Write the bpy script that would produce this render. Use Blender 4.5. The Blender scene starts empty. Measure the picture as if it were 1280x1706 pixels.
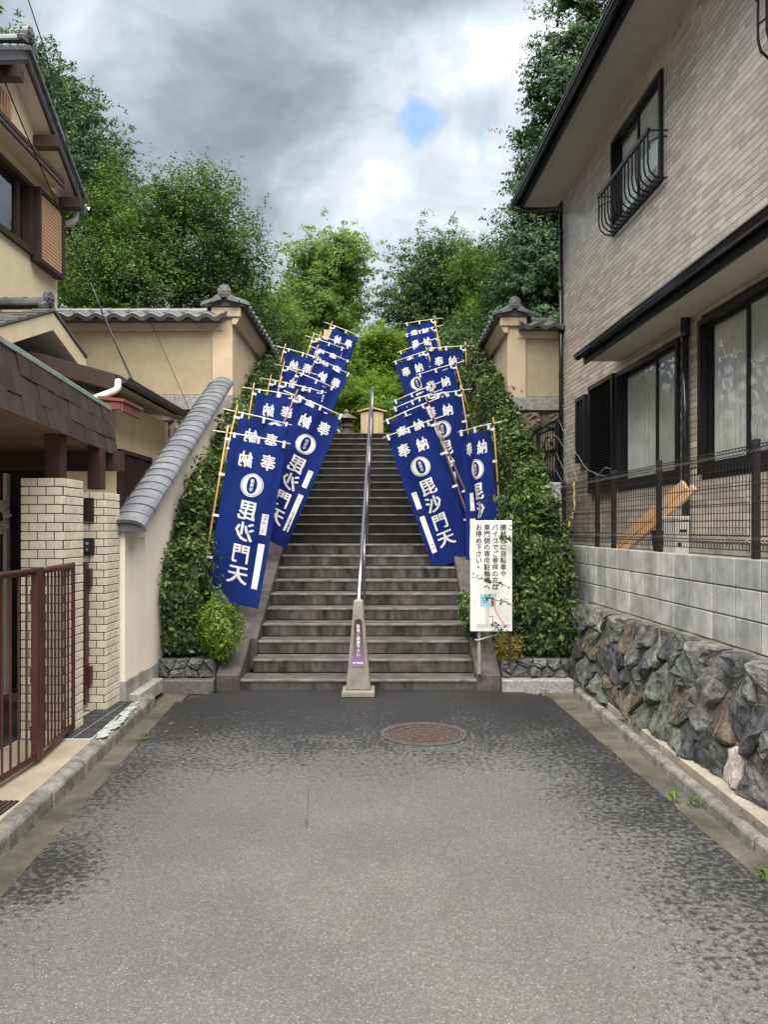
import bpy, bmesh, math, random
import numpy as np
from mathutils import Matrix, Vector, noise
R = math.radians
random.seed(7); RS = np.random.RandomState(11)
SC = bpy.context.scene; COL = SC.collection

# ------------------------------------------------------------ camera, sky, sun, exposure
F_PX = 1270.0; EYE = 1.6; CX, HY = 640.0, 880.0      # focal length in photo pixels, eye height, horizon
def P(px, py, Y): return Vector(((px - CX) / F_PX * Y, Y, EYE + (HY - py) / F_PX * Y))   # point at distance Y
cam = bpy.data.cameras.new('camera'); cam_o = bpy.data.objects.new('camera', cam); COL.objects.link(cam_o)
cam_o.location = (0, 0, EYE); cam_o.rotation_euler = (R(90), 0, 0)
cam.sensor_width = 36; cam.lens = 36 * F_PX / 1706; cam.shift_y = (HY - 853) / 1706
cam.clip_start = .05; cam.clip_end = 2000
SC.camera = cam_o
SUN_EL, SUN_AZ = R(66), R(180)          # azimuth measured from +Y towards +X: sun high, behind the camera on the right
W = bpy.data.worlds.new('World'); SC.world = W; W.use_nodes = True
def build_world():
    t = W.node_tree; t.nodes.clear(); N, L = t.nodes, t.links
    def n(ty, **k):
        o = N.new(ty)
        for a, b in k.items(): setattr(o, a, b)
        return o
    def math_(op, a, b=None, clamp=False):
        m = n('ShaderNodeMath', operation=op, use_clamp=clamp)
        for i, v in enumerate((a, b)):
            if v is None: continue
            if isinstance(v, (int, float)): m.inputs[i].default_value = v
            else: L.new(v, m.inputs[i])
        return m.outputs[0]
    sky = n('ShaderNodeTexSky', sky_type='NISHITA', sun_disc=False)
    sky.sun_elevation = SUN_EL; sky.sun_rotation = SUN_AZ
    tc = n('ShaderNodeTexCoord'); sep = n('ShaderNodeSeparateXYZ'); L.new(tc.outputs['Generated'], sep.inputs[0])
    def nz(scale, detail, rough, off, dist=0.0, st=(1, 1, 1.5)):
        mp = n('ShaderNodeMapping'); mp.inputs['Location'].default_value = off; mp.inputs['Scale'].default_value = st
        L.new(tc.outputs['Generated'], mp.inputs[0])
        q = n('ShaderNodeTexNoise'); q.inputs['Scale'].default_value = scale; q.inputs['Detail'].default_value = detail
        q.inputs['Roughness'].default_value = rough; q.inputs['Distortion'].default_value = dist
        L.new(mp.outputs[0], q.inputs['Vector']); return q.outputs[0]
    big = nz(2.6, 9, .5, (3.1, 1.7, 0), .25)
    fine = nz(6.5, 10, .56, (7.3, 2.2, 0), .35)
    def spot(px, py, k):     # closeness to the direction of one cloud feature
        d = Vector(((px - CX) / F_PX, 1, (HY - py) / F_PX)).normalized()
        v = n('ShaderNodeVectorMath', operation='DISTANCE'); L.new(tc.outputs['Generated'], v.inputs[0]); v.inputs[1].default_value = d
        return math_('SUBTRACT', 1.0, math_('MULTIPLY', v.outputs['Value'], 1.0 / k), True)
    g = math_('SUBTRACT', math_('ADD', math_('MULTIPLY', big, .8), math_('MULTIPLY', fine, .75)), .2)
    for px, py, k, a in ((90, 30, .2, .05), (300, 170, .32, -.08), (540, 140, .26, -.12), (470, 280, .16, -.05), (800, 85, .075, .24), (790, 255, .05, .22), (915, 40, .08, .24), (820, 200, .22, .04), (600, 440, .28, .10)):
        g = math_('ADD', g, math_('MULTIPLY', spot(px, py, k), a))
    ramp = n('ShaderNodeValToRGB'); L.new(g, ramp.inputs[0])
    e = ramp.color_ramp.elements
    for pos, c in ((.40, (.134, .154, .177)), (.54, (.195, .221, .252)), (.66, (.285, .316, .355)), (.80, (.40, .432, .47)), (1.0, (.80, .80, .80))):
        q = e.new(pos); q.color = (*c, 1)
    e.remove(e[0]); e.remove(e[-1])
    gap = math_('MAXIMUM', spot(685, 208, .075), math_('MULTIPLY', spot(805, 215, .06), .9))
    gap = math_('ADD', gap, math_('MULTIPLY', math_('SUBTRACT', nz(9, 8, .6, (1.3, 4.2, 0), .6), .55), 3.2))
    mr = n('ShaderNodeMapRange', interpolation_type='SMOOTHSTEP'); L.new(gap, mr.inputs[0]); mr.inputs[1].default_value = .38; mr.inputs[2].default_value = 1.05
    any_gap = math_('MULTIPLY', mr.outputs[0], math_('MULTIPLY', math_('MAXIMUM', spot(688, 205, .09), spot(800, 222, .06)), 3, True))
    up = n('ShaderNodeVectorMath', operation='SCALE'); L.new(ramp.outputs[0], up.inputs[0]); up.inputs['Scale'].default_value = CLOUD / .1
    blue = n('ShaderNodeVectorMath', operation='SCALE'); L.new(sky.outputs[0], blue.inputs[0]); blue.inputs['Scale'].default_value = .46
    mix = n('ShaderNodeMix', data_type='RGBA'); L.new(any_gap, mix.inputs[0]); L.new(up.outputs[0], mix.inputs[6]); L.new(blue.outputs[0], mix.inputs[7])
    bg = n('ShaderNodeBackground'); bg.inputs[1].default_value = .1; L.new(mix.outputs[2], bg.inputs[0])
    out = n('ShaderNodeOutputWorld'); L.new(bg.outputs[0], out.inputs[0])
CLOUD = .30
build_world()
sun = bpy.data.lights.new('sun', 'SUN'); sun.energy = 1.5; sun.angle = R(82); sun.color = (1, .95, .88)
sun_o = bpy.data.objects.new('sun', sun); COL.objects.link(sun_o); sun_o.location = (10, -10, 30)
sd = Vector((math.sin(SUN_AZ) * math.cos(SUN_EL), math.cos(SUN_AZ) * math.cos(SUN_EL), math.sin(SUN_EL)))
sun_o.rotation_euler = sd.to_track_quat('Z', 'Y').to_euler()
VS = SC.view_settings; VS.view_transform = 'Standard'; VS.look = 'None'; VS.gamma = 1; VS.use_curve_mapping = False; VS.exposure = 2.9

# ------------------------------------------------------------ materials
def pm(name, c1, c2=None, s=5, r=.8, b=0., bs=80, rnd=0., isl=0., metal=0., streak=0., spec=.4, grain=.12, stretch=(1, 1, 1), hue=0.):
    m = bpy.data.materials.new(name); m.use_nodes = True; t = m.node_tree; N, L = t.nodes, t.links
    bs_ = N['Principled BSDF']; bs_.inputs['Roughness'].default_value = r; bs_.inputs['Metallic'].default_value = metal
    bs_.inputs['Specular IOR Level'].default_value = spec
    geo = N.new('ShaderNodeNewGeometry')
    def nz(sc, det, st=(1, 1, 1)):
        mp = N.new('ShaderNodeMapping'); mp.inputs['Scale'].default_value = st; L.new(geo.outputs['Position'], mp.inputs[0])
        q = N.new('ShaderNodeTexNoise'); q.inputs['Scale'].default_value = sc; q.inputs['Detail'].default_value = det; q.inputs['Roughness'].default_value = .62
        L.new(mp.outputs[0], q.inputs['Vector']); return q.outputs[0]
    def rng(x, a, b_, c, d):
        q = N.new('ShaderNodeMapRange'); L.new(x, q.inputs[0])
        for i, v in enumerate((a, b_, c, d)): q.inputs[i + 1].default_value = v
        return q.outputs[0]
    c2 = c2 or tuple(x * .8 for x in c1)
    mx = N.new('ShaderNodeMix'); mx.data_type = 'RGBA'
    L.new(rng(nz(s, 7, stretch), .36, .64, 0, 1), mx.inputs[0]); mx.inputs[6].default_value = (*c1, 1); mx.inputs[7].default_value = (*c2, 1)
    col = mx.outputs[2]; val = []
    if grain: val.append(rng(nz(bs, 3), .3, .7, 1 - grain, 1 + grain))
    if streak: val.append(rng(nz(7, 5, (1, 1, .12)), .45, .7, 1, 1 - streak))
    if rnd: oi = N.new('ShaderNodeObjectInfo'); val.append(rng(oi.outputs['Random'], 0, 1, 1 - rnd, 1 + rnd))
    if isl: val.append(rng(geo.outputs['Random Per Island'], 0, 1, 1 - isl, 1 + isl))
    for v in val:
        q = N.new('ShaderNodeVectorMath'); q.operation = 'SCALE'; L.new(col, q.inputs[0]); L.new(v, q.inputs['Scale']); col = q.outputs[0]
    if hue:
        oi = N.new('ShaderNodeObjectInfo'); h = N.new('ShaderNodeHueSaturation'); L.new(rng(oi.outputs['Random'], 0, 1, .5 - hue, .5 + hue), h.inputs['Hue'])
        wn = N.new('ShaderNodeMath'); wn.operation = 'FRACT'; w2 = N.new('ShaderNodeMath'); w2.operation = 'MULTIPLY'; w2.inputs[1].default_value = 17.3
        L.new(oi.outputs['Random'], w2.inputs[0]); L.new(w2.outputs[0], wn.inputs[0]); L.new(rng(wn.outputs[0], 0, 1, .4, 1.5), h.inputs['Saturation'])
        L.new(col, h.inputs['Color']); col = h.outputs[0]
    L.new(col, bs_.inputs['Base Color'])
    if b:
        bu = N.new('ShaderNodeBump'); bu.inputs['Strength'].default_value = min(1, b); bu.inputs['Distance'].default_value = .6 / bs
        L.new(nz(bs, 5), bu.inputs['Height']); L.new(bu.outputs[0], bs_.inputs['Normal'])
    return m
def leafm(name, dark, mid, light, tr=.35, gloss=.38):
    m = bpy.data.materials.new(name); m.use_nodes = True; t = m.node_tree; N, L = t.nodes, t.links
    pb = N['Principled BSDF']; pb.inputs['Roughness'].default_value = gloss; pb.inputs['Specular IOR Level'].default_value = .3
    geo = N.new('ShaderNodeNewGeometry'); rp = N.new('ShaderNodeValToRGB'); L.new(geo.outputs['Random Per Island'], rp.inputs[0])
    rp.color_ramp.elements[0].color = (*dark, 1); rp.color_ramp.elements[1].color = (*light, 1); q = rp.color_ramp.elements.new(.55); q.color = (*mid, 1)
    nz = N.new('ShaderNodeTexNoise'); nz.inputs['Scale'].default_value = 1.6; nz.inputs['Detail'].default_value = 3; L.new(geo.outputs['Position'], nz.inputs['Vector'])
    mr = N.new('ShaderNodeMapRange'); L.new(nz.outputs[0], mr.inputs[0])
    for i, v in enumerate((.3, .7, .6, 1.4)): mr.inputs[i + 1].default_value = v
    sc = N.new('ShaderNodeVectorMath'); sc.operation = 'SCALE'; L.new(rp.outputs[0], sc.inputs[0]); L.new(mr.outputs[0], sc.inputs['Scale'])
    L.new(sc.outputs[0], pb.inputs['Base Color'])
    tb = N.new('ShaderNodeBsdfTranslucent'); ts = N.new('ShaderNodeVectorMath'); ts.operation = 'MULTIPLY'; L.new(sc.outputs[0], ts.inputs[0]); ts.inputs[1].default_value = (1.5, 1.5, .7)
    L.new(ts.outputs[0], tb.inputs[0])
    mx = N.new('ShaderNodeMixShader'); mx.inputs[0].default_value = tr; L.new(pb.outputs[0], mx.inputs[1]); L.new(tb.outputs[0], mx.inputs[2])
    L.new(mx.outputs[0], N['Material Output'].inputs[0]); return m
def glassm(name, refl=.12, tint=(.9, .93, .92)):
    m = bpy.data.materials.new(name); m.use_nodes = True; t = m.node_tree; N, L = t.nodes, t.links
    N.remove(N['Principled BSDF'])
    tr = N.new('ShaderNodeBsdfTransparent'); tr.inputs[0].default_value = (*tint, 1); gl = N.new('ShaderNodeBsdfGlossy'); gl.inputs['Roughness'].default_value = .01
    lw = N.new('ShaderNodeLayerWeight'); fr = N.new('ShaderNodeMath'); fr.operation = 'POWER'; L.new(lw.outputs['Facing'], fr.inputs[0]); fr.inputs[1].default_value = 4
    ad = N.new('ShaderNodeMath'); ad.operation = 'MULTIPLY_ADD'; ad.use_clamp = True; L.new(fr.outputs[0], ad.inputs[0]); ad.inputs[1].default_value = .45; ad.inputs[2].default_value = refl
    mx = N.new('ShaderNodeMixShader'); L.new(ad.outputs[0], mx.inputs[0]); L.new(tr.outputs[0], mx.inputs[1]); L.new(gl.outputs[0], mx.inputs[2])
    L.new(mx.outputs[0], N['Material Output'].inputs[0]); return m
def asphalt():
    m = bpy.data.materials.new('asphalt'); m.use_nodes = True; t = m.node_tree; N, L = t.nodes, t.links; pb = N['Principled BSDF']
    geo = N.new('ShaderNodeNewGeometry'); sep = N.new('ShaderNodeSeparateXYZ'); L.new(geo.outputs['Position'], sep.inputs[0])
    def nz(sc, det, st=(1, 1, 1), ro=.6):
        mp = N.new('ShaderNodeMapping'); mp.inputs['Scale'].default_value = st; L.new(geo.outputs['Position'], mp.inputs[0])
        q = N.new('ShaderNodeTexNoise'); q.inputs['Scale'].default_value = sc; q.inputs['Detail'].default_value = det; q.inputs['Roughness'].default_value = ro
        L.new(mp.outputs[0], q.inputs['Vector']); return q.outputs[0]
    def rng(x, a, b, c, d):
        q = N.new('ShaderNodeMapRange'); q.interpolation_type = 'SMOOTHSTEP'; L.new(x, q.inputs[0])
        for i, v in enumerate((a, b, c, d)): q.inputs[i + 1].default_value = v
        return q.outputs[0]
    def ma(op, a, b):
        q = N.new('ShaderNodeMath'); q.operation = op
        for i, v in enumerate((a, b)):
            if isinstance(v, (int, float)): q.inputs[i].default_value = v
            else: L.new(v, q.inputs[i])
        return q.outputs[0]
    # rain dampness: the far end by the stairs and both margins are still wet, the crown of the road has dried
    far = rng(sep.outputs[1], 3.9, 7.0, 0, .44)
    lft = rng(sep.outputs[0], -.9, -1.8, 0, .27); rgt = rng(sep.outputs[0], .4, 1.65, 0, .34)
    bx = N.new('ShaderNodeVectorMath'); bx.operation = 'DISTANCE'; L.new(geo.outputs['Position'], bx.inputs[0]); bx.inputs[1].default_value = (-1.55, 3.55, 0)
    pud = rng(bx.outputs['Value'], .5, .0, 0, .2)
    damp = ma('ADD', ma('MAXIMUM', far, ma('MAXIMUM', lft, rgt)), pud)
    near = rng(sep.outputs[1], 2.5, 5.5, -.07, .03)
    tex = ma('ADD', ma('MULTIPLY', nz(30, 5, (1, 1.1, 1), .68), 1.2), ma('MULTIPLY', nz(2.2, 4), .45))
    wet = rng(ma('ADD', ma('ADD', tex, damp), near), .93, 1.23, 0, 1)
    vo = N.new('ShaderNodeTexVoronoi'); vo.inputs['Scale'].default_value = 170; L.new(geo.outputs['Position'], vo.inputs['Vector'])
    sepc = N.new('ShaderNodeSeparateColor'); L.new(vo.outputs['Color'], sepc.inputs[0])
    ramp = N.new('ShaderNodeValToRGB'); L.new(sepc.outputs[0], ramp.inputs[0])
    ce = ramp.color_ramp.elements; ce[0].color = (.066, .066, .0648, 1); ce[1].color = (.18, .176, .169, 1)
    ce.new(.55).color = (.092, .0916, .0895, 1); ce.new(.92).color = (.116, .1147, .1118, 1)
    dk = N.new('ShaderNodeValToRGB'); L.new(sepc.outputs[0], dk.inputs[0])
    dk.color_ramp.elements[0].color = (.0135, .0135, .0143, 1); dk.color_ramp.elements[1].color = (.028, .028, .030, 1)
    mx = N.new('ShaderNodeMix'); mx.data_type = 'RGBA'; L.new(wet, mx.inputs[0]); L.new(ramp.outputs[0], mx.inputs[6]); L.new(dk.outputs[0], mx.inputs[7])
    sc = N.new('ShaderNodeVectorMath'); sc.operation = 'SCALE'; L.new(mx.outputs[2], sc.inputs[0]); L.new(rng(nz(1.1, 5), .3, .7, .88, 1.12), sc.inputs['Scale'])
    L.new(sc.outputs[0], pb.inputs['Base Color']); L.new(rng(wet, 0, 1, .85, .55), pb.inputs['Roughness']); pb.inputs['Specular IOR Level'].default_value = .35
    bu = N.new('ShaderNodeBump'); bu.inputs['Strength'].default_value = .25; bu.inputs['Distance'].default_value = .002
    L.new(nz(160, 3), bu.inputs['Height']); L.new(bu.outputs[0], pb.inputs['Normal']); return m

MT = dict(
 asphalt=asphalt(),
 soil=pm('soil', (.06, .05, .035), (.035, .03, .02), b=.8, bs=40),
 gutter=pm('gutter concrete', (.12, .11, .09), (.05, .047, .037), s=3, b=.7, bs=90, grain=.3, r=.8),
 kerb=pm('kerb concrete', (.24, .23, .205), (.10, .095, .08), s=9, b=.6, bs=70, grain=.25, rnd=.2),
 walk=pm('pavement concrete', (.42, .36, .27), (.30, .25, .18), s=2.5, b=.4, bs=90, grain=.15),
 lip=pm('pale concrete', (.40, .36, .29), (.28, .25, .20), s=5, b=.5, bs=70, grain=.2, rnd=.1),
 slate=pm('slate tile', (.045, .047, .052), (.03, .03, .034), r=.55, b=.3, bs=60, rnd=.2),
 grout=pm('grout', (.42, .46, .44), r=.9),
 tread=pm('worn tread stone', (.095, .088, .081), (.045, .041, .038), s=6, r=.75, b=.5, bs=120, grain=.3),
 nosing=pm('worn step edge', (.17, .163, .15), (.07, .064, .06), s=7, r=.75, b=.5, bs=120, grain=.3),
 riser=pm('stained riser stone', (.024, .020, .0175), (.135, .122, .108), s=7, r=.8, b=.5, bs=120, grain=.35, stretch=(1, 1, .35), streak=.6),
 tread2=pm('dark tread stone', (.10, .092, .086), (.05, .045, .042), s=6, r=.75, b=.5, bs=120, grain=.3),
 riser2=pm('dark upper riser stone', (.009, .008, .0078), (.026, .023, .021), s=5, r=.85, b=.5, bs=120, grain=.4, stretch=(1, 1, .4), streak=.5),  # upper risers, darker than the lower ones
 cheek=pm('purple brown granite', (.10, .085, .082), (.045, .038, .037), s=8, r=.7, b=.5, bs=110, grain=.4, rnd=.15),
 granite=pm('speckled granite', (.38, .37, .36), (.20, .19, .185), s=30, r=.75, b=.6, bs=120, grain=.4),
 granite2=pm('dark granite', (.16, .15, .145), (.10, .09, .088), s=20, r=.75, b=.6, bs=120, grain=.4),
 conc=pm('cast concrete', (.27, .25, .215), (.18, .165, .14), s=8, r=.85, b=.5, bs=130, grain=.2),
 steel=pm('stainless steel', (.42, .42, .45), (.34, .34, .37), r=.33, metal=1, grain=0),
 rock_a=pm('slate rock', (.085, .09, .092), (.024, .026, .028), s=13, r=.75, b=.9, bs=45, grain=.35, rnd=.3, stretch=(1, 1, .5)),
 rock_b=pm('greenish rock', (.15, .17, .145), (.045, .053, .044), s=12, r=.8, b=.9, bs=45, grain=.35, rnd=.25, stretch=(1, 1, .5)),
 rock_c=pm('brownish rock', (.17, .14, .105), (.055, .047, .038), s=12, r=.8, b=.9, bs=45, grain=.35, rnd=.25),
 rock=pm('retaining stone', (.21, .208, .195), (.06, .06, .057), s=12, r=.8, b=.9, bs=45, grain=.35, rnd=.3, stretch=(1, 1, .6)),
 rockw=pm('pale quartz stone', (.55, .50, .45), (.35, .31, .27), s=9, r=.8, b=.8, bs=60, grain=.2),
 rockd=pm('dark planter stone', (.15, .155, .16), (.08, .083, .086), s=9, r=.85, b=.8, bs=60, grain=.25, rnd=.3),
 rockb=pm('brown foundation stone', (.20, .165, .13), (.10, .085, .07), s=6, r=.85, b=.9, bs=40, grain=.3, rnd=.25),
 mortar=pm('mortar', (.215, .198, .165), (.10, .092, .076), s=9, r=.9, b=.9, bs=50, grain=.3),
 block=pm('concrete block', (.52, .525, .515), (.32, .325, .31), s=5, r=.9, b=.5, bs=120, grain=.16, rnd=.2, streak=.3),
 blockj=pm('block joint', (.11, .105, .095), r=.95),
 plaster=pm('ochre plaster', (.61, .49, .345), (.54, .425, .295), s=2.5, r=.9, b=.5, bs=160, grain=.08, streak=.07),
 plaster_shaded=pm('rough shaded ochre plaster', (.45, .37, .25), (.38, .31, .205), s=4, r=.95, b=1., bs=130, grain=.2),  # rough plaster, darkened to paint the shade on recessed faces
 cream=pm('cream stucco', (.72, .61, .425), (.65, .545, .37), s=2, r=.9, b=.6, bs=150, grain=.08, streak=.06),
 white=pm('white stucco', (.88, .81, .68), (.82, .75, .62), s=2, r=.9, b=.7, bs=110, grain=.06, streak=.05),
 plinth=pm('grey plinth', (.40, .39, .36), (.24, .23, .20), s=5, r=.85, b=.3, bs=90, streak=.3),
 kawara=pm('smoked roof tile', (.135, .14, .15), (.075, .078, .085), s=8, r=.42, b=.2, bs=60, grain=.15, rnd=.25, spec=.5),
 kawara_l=pm('silver roof tile', (.155, .163, .18), (.10, .105, .118), s=7, r=.38, b=.2, bs=60, grain=.15, rnd=.15, spec=.5),
 brick=pm('cream glazed brick', (.66, .60, .47), (.60, .54, .42), s=14, r=.5, b=.25, bs=150, grain=.07, rnd=.09),
 joint=pm('dark mortar joint', (.15, .135, .11), r=.95),
 tile=pm('taupe facade tile', (.62, .56, .49), (.55, .49, .43), s=12, r=.28, b=.03, bs=100, grain=.05, rnd=.2, isl=.2, spec=.6),
 tjoint=pm('tile joint', (.05, .042, .038), r=.95),
 black=pm('black aluminium', (.012, .012, .014), r=.35, grain=0),
 bgloss=pm('black gutter plastic', (.012, .012, .015), r=.14, grain=0, spec=.6),
 fence=pm('dark bronze steel', (.022, .018, .018), r=.5, grain=0),
 soffit=pm('grey beige soffit', (.52, .49, .43), (.48, .45, .40), s=3, r=.9, grain=.04),
 brown=pm('brown painted steel', (.075, .026, .018), (.06, .02, .014), s=8, r=.4, grain=.05),
 dbrown=pm('dark brown timber', (.045, .026, .02), (.03, .018, .013), s=8, r=.6, grain=.15, stretch=(1, 1, .2)),
 post=pm('red brown post', (.055, .022, .018), (.04, .016, .013), s=6, r=.5),
 shingle=pm('brown shingle', (.05, .034, .03), (.038, .025, .022), s=10, r=.9, b=.5, bs=200, grain=.25, rnd=.3),
 copper=pm('verdigris cap', (.30, .40, .35), (.20, .26, .22), s=9, r=.6, grain=.1),
 ceil=pm('porch ceiling board', (.26, .15, .085), (.20, .115, .065), s=6, r=.6, rnd=.12, stretch=(1, .15, 1)),
 tan=pm('tan louvre', (.52, .32, .20), (.46, .28, .17), r=.6, rnd=.05),
 red=pm('oxide red sheet', (.20, .065, .045), (.15, .05, .035), r=.55),
 sheet=pm('dark roof sheet', (.04, .036, .034), (.06, .055, .05), r=.4),
 pvc=pm('grey white pipe', (.62, .62, .60), (.55, .55, .53), r=.4),
 wood=pm('new plank', (.66, .44, .25), (.58, .36, .19), s=5, r=.6, stretch=(2, .4, .4), grain=.1),
 hinoki=pm('pale cypress board', (.56, .42, .26), (.48, .35, .21), s=8, r=.7, stretch=(1, 1, .15), rnd=.06),
 bamboo=pm('bamboo pole', (.40, .26, .10), (.30, .18, .065), s=12, r=.5, rnd=.2),
 bamboo_b=pm('brown bamboo pole', (.24, .15, .085), (.17, .10, .06), s=12, r=.5, rnd=.15),
 bar=pm('pale crossbar', (.66, .68, .56), r=.5),
 cloth=pm('indigo cloth', (.0085, .0235, .142), (.007, .019, .118), s=3, r=.9, b=.15, bs=300, grain=.05, spec=.1, rnd=.14),
 print=pm('white print', (.78, .79, .80), r=.9, grain=.02, spec=.1),
 ink=pm('black ink', (.03, .03, .03), r=.7, grain=0),
 ghost=pm('faded grey ink', (.45, .46, .50), r=.9, grain=0),
 board=pm('white sign board', (.80, .81, .76), r=.4, grain=.02),
 sblue=pm('light blue print', (.32, .66, .78), r=.5, grain=0),
 sgrey=pm('grey print', (.60, .61, .60), r=.5, grain=0),
 sred=pm('red print', (.62, .08, .08), r=.5, grain=0),
 purple=pm('mauve plate', (.30, .17, .33), r=.4, grain=0),
 maroon=pm('dark plum plate', (.06, .045, .05), r=.4, grain=0),
 iron=pm('worn cast iron', (.085, .083, .081), (.05, .049, .048), s=20, r=.6),
 rust=pm('rusty infill', (.085, .038, .027), (.05, .027, .02), s=20, r=.8),
 curtain=pm('white lace curtain', (.80, .80, .76), r=.9, grain=.03),
 screen=pm('insect screen', (.60, .61, .56), r=.8, grain=.05),
 dark=pm('painted shade', (.012, .010, .010), r=.8, grain=0),  # near-black colour paints the shade of rooms and hollows
 boxm=pm('white metal casing', (.62, .62, .58), r=.5, grain=.03),
 bark=pm('bark', (.085, .065, .05), (.05, .04, .03), s=14, r=.95, b=.8, bs=40),
 rope=pm('twisted blue rope', (.17, .20, .20), r=.8), yrope=pm('yellow black rope', (.50, .40, .10), (.10, .08, .04), s=40, r=.8),
 bronze=pm('nameplate bronze', (.035, .022, .018), (.025, .016, .013), r=.5), lens=pm('lens', (.4, .42, .45), r=.1),
 lit=pm('dry leaf', (.22, .09, .04), r=.8), wreathm=pm('dried flowers', (.62, .60, .52), (.45, .42, .34), s=40, r=.9),
 glass=glassm('window glass', .06, (.97, .98, .97)), glass_d=glassm('dark window glass', .25, (.25, .27, .28)),
 hedge=leafm('hedge leaf', (0.0163, 0.0326, 0.0091), (0.0444, 0.0804, 0.0211), (0.1868, 0.2586, 0.079), .3, .35),
 lime=leafm('lime bush leaf', (0.0805, 0.138, 0.0172), (0.138, 0.2185, 0.0287), (0.23, 0.322, 0.0575), .35),
 nandina=leafm('reddish bush leaf', (.08, .10, .02), (.18, .17, .04), (.30, .17, .05), .3),
 conif=leafm('cypress leaf', (0.0187, 0.0481, 0.0187), (0.0446, 0.101, 0.0356), (0.099, 0.1964, 0.0649), .25, .5),
 maple=leafm('dark maple leaf', (0.0207, 0.0467, 0.0104), (0.0469, 0.0949, 0.0178), (0.1149, 0.1914, 0.0358), .35, .5),
 maple2=leafm('bright maple leaf', (0.059, 0.1181, 0.0158), (0.1181, 0.21, 0.0263), (0.21, 0.3281, 0.046), .45, .5),
 round=leafm('dark oak leaf', (0.0195, 0.0474, 0.0139), (0.047, 0.0971, 0.025), (0.1304, 0.2088, 0.0557), .25, .35),
 pale=leafm('pale oak leaf', (0.0616, 0.1155, 0.0277), (0.1232, 0.2079, 0.0462), (0.231, 0.3388, 0.0847), .4, .4),
 bambo=leafm('bamboo leaf', (0.0446, 0.0921, 0.0208), (0.0921, 0.1708, 0.0356), (0.1782, 0.2822, 0.0668), .4, .4),
 weed=leafm('weed leaf', (.04, .075, .012), (.07, .13, .02), (.10, .17, .03), .4),
)

# ------------------------------------------------------------ builders
INV = {}
def thing(name, label, cat, loc, group=None):
    o = bpy.data.objects.new(name, None); COL.objects.link(o); o.location = loc; o.empty_display_size = .2
    o['label'] = label; o['category'] = cat
    if group: o['group'] = group
    INV[o.name] = Matrix.Translation(loc).inverted(); return o
def tag(o, label, cat, group=None):
    o['label'] = label; o['category'] = cat
    if group: o['group'] = group
    return o
def world_inv(p):
    m = INV.get(p.name)
    return m if m is not None else Matrix()
def put(name, me, parent=None, M=None, kind=None, label=None):
    o = bpy.data.objects.new(name, me); COL.objects.link(o); M = M or Matrix()
    o.matrix_basis = M
    if parent is not None: o.parent = parent; o.matrix_parent_inverse = world_inv(parent)
    INV[o.name] = M.inverted()
    if kind: o['kind'] = kind
    if label: o['label'] = label
    return o
def np_mesh(name, V, Fq, mat, smooth=False):
    me = bpy.data.meshes.new(name); V = np.asarray(V, 'f4').reshape(-1, 3); Fq = np.asarray(Fq, 'i4'); k = Fq.shape[1]
    me.vertices.add(len(V)); me.vertices.foreach_set('co', V.ravel()); me.loops.add(Fq.size); me.loops.foreach_set('vertex_index', Fq.ravel())
    me.polygons.add(len(Fq)); me.polygons.foreach_set('loop_start', np.arange(0, Fq.size, k, dtype='i4')); me.polygons.foreach_set('loop_total', np.full(len(Fq), k, 'i4'))
    me.polygons.foreach_set('use_smooth', np.full(len(Fq), bool(smooth)))
    me.materials.append(mat); me.update(calc_edges=True); return me
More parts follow.
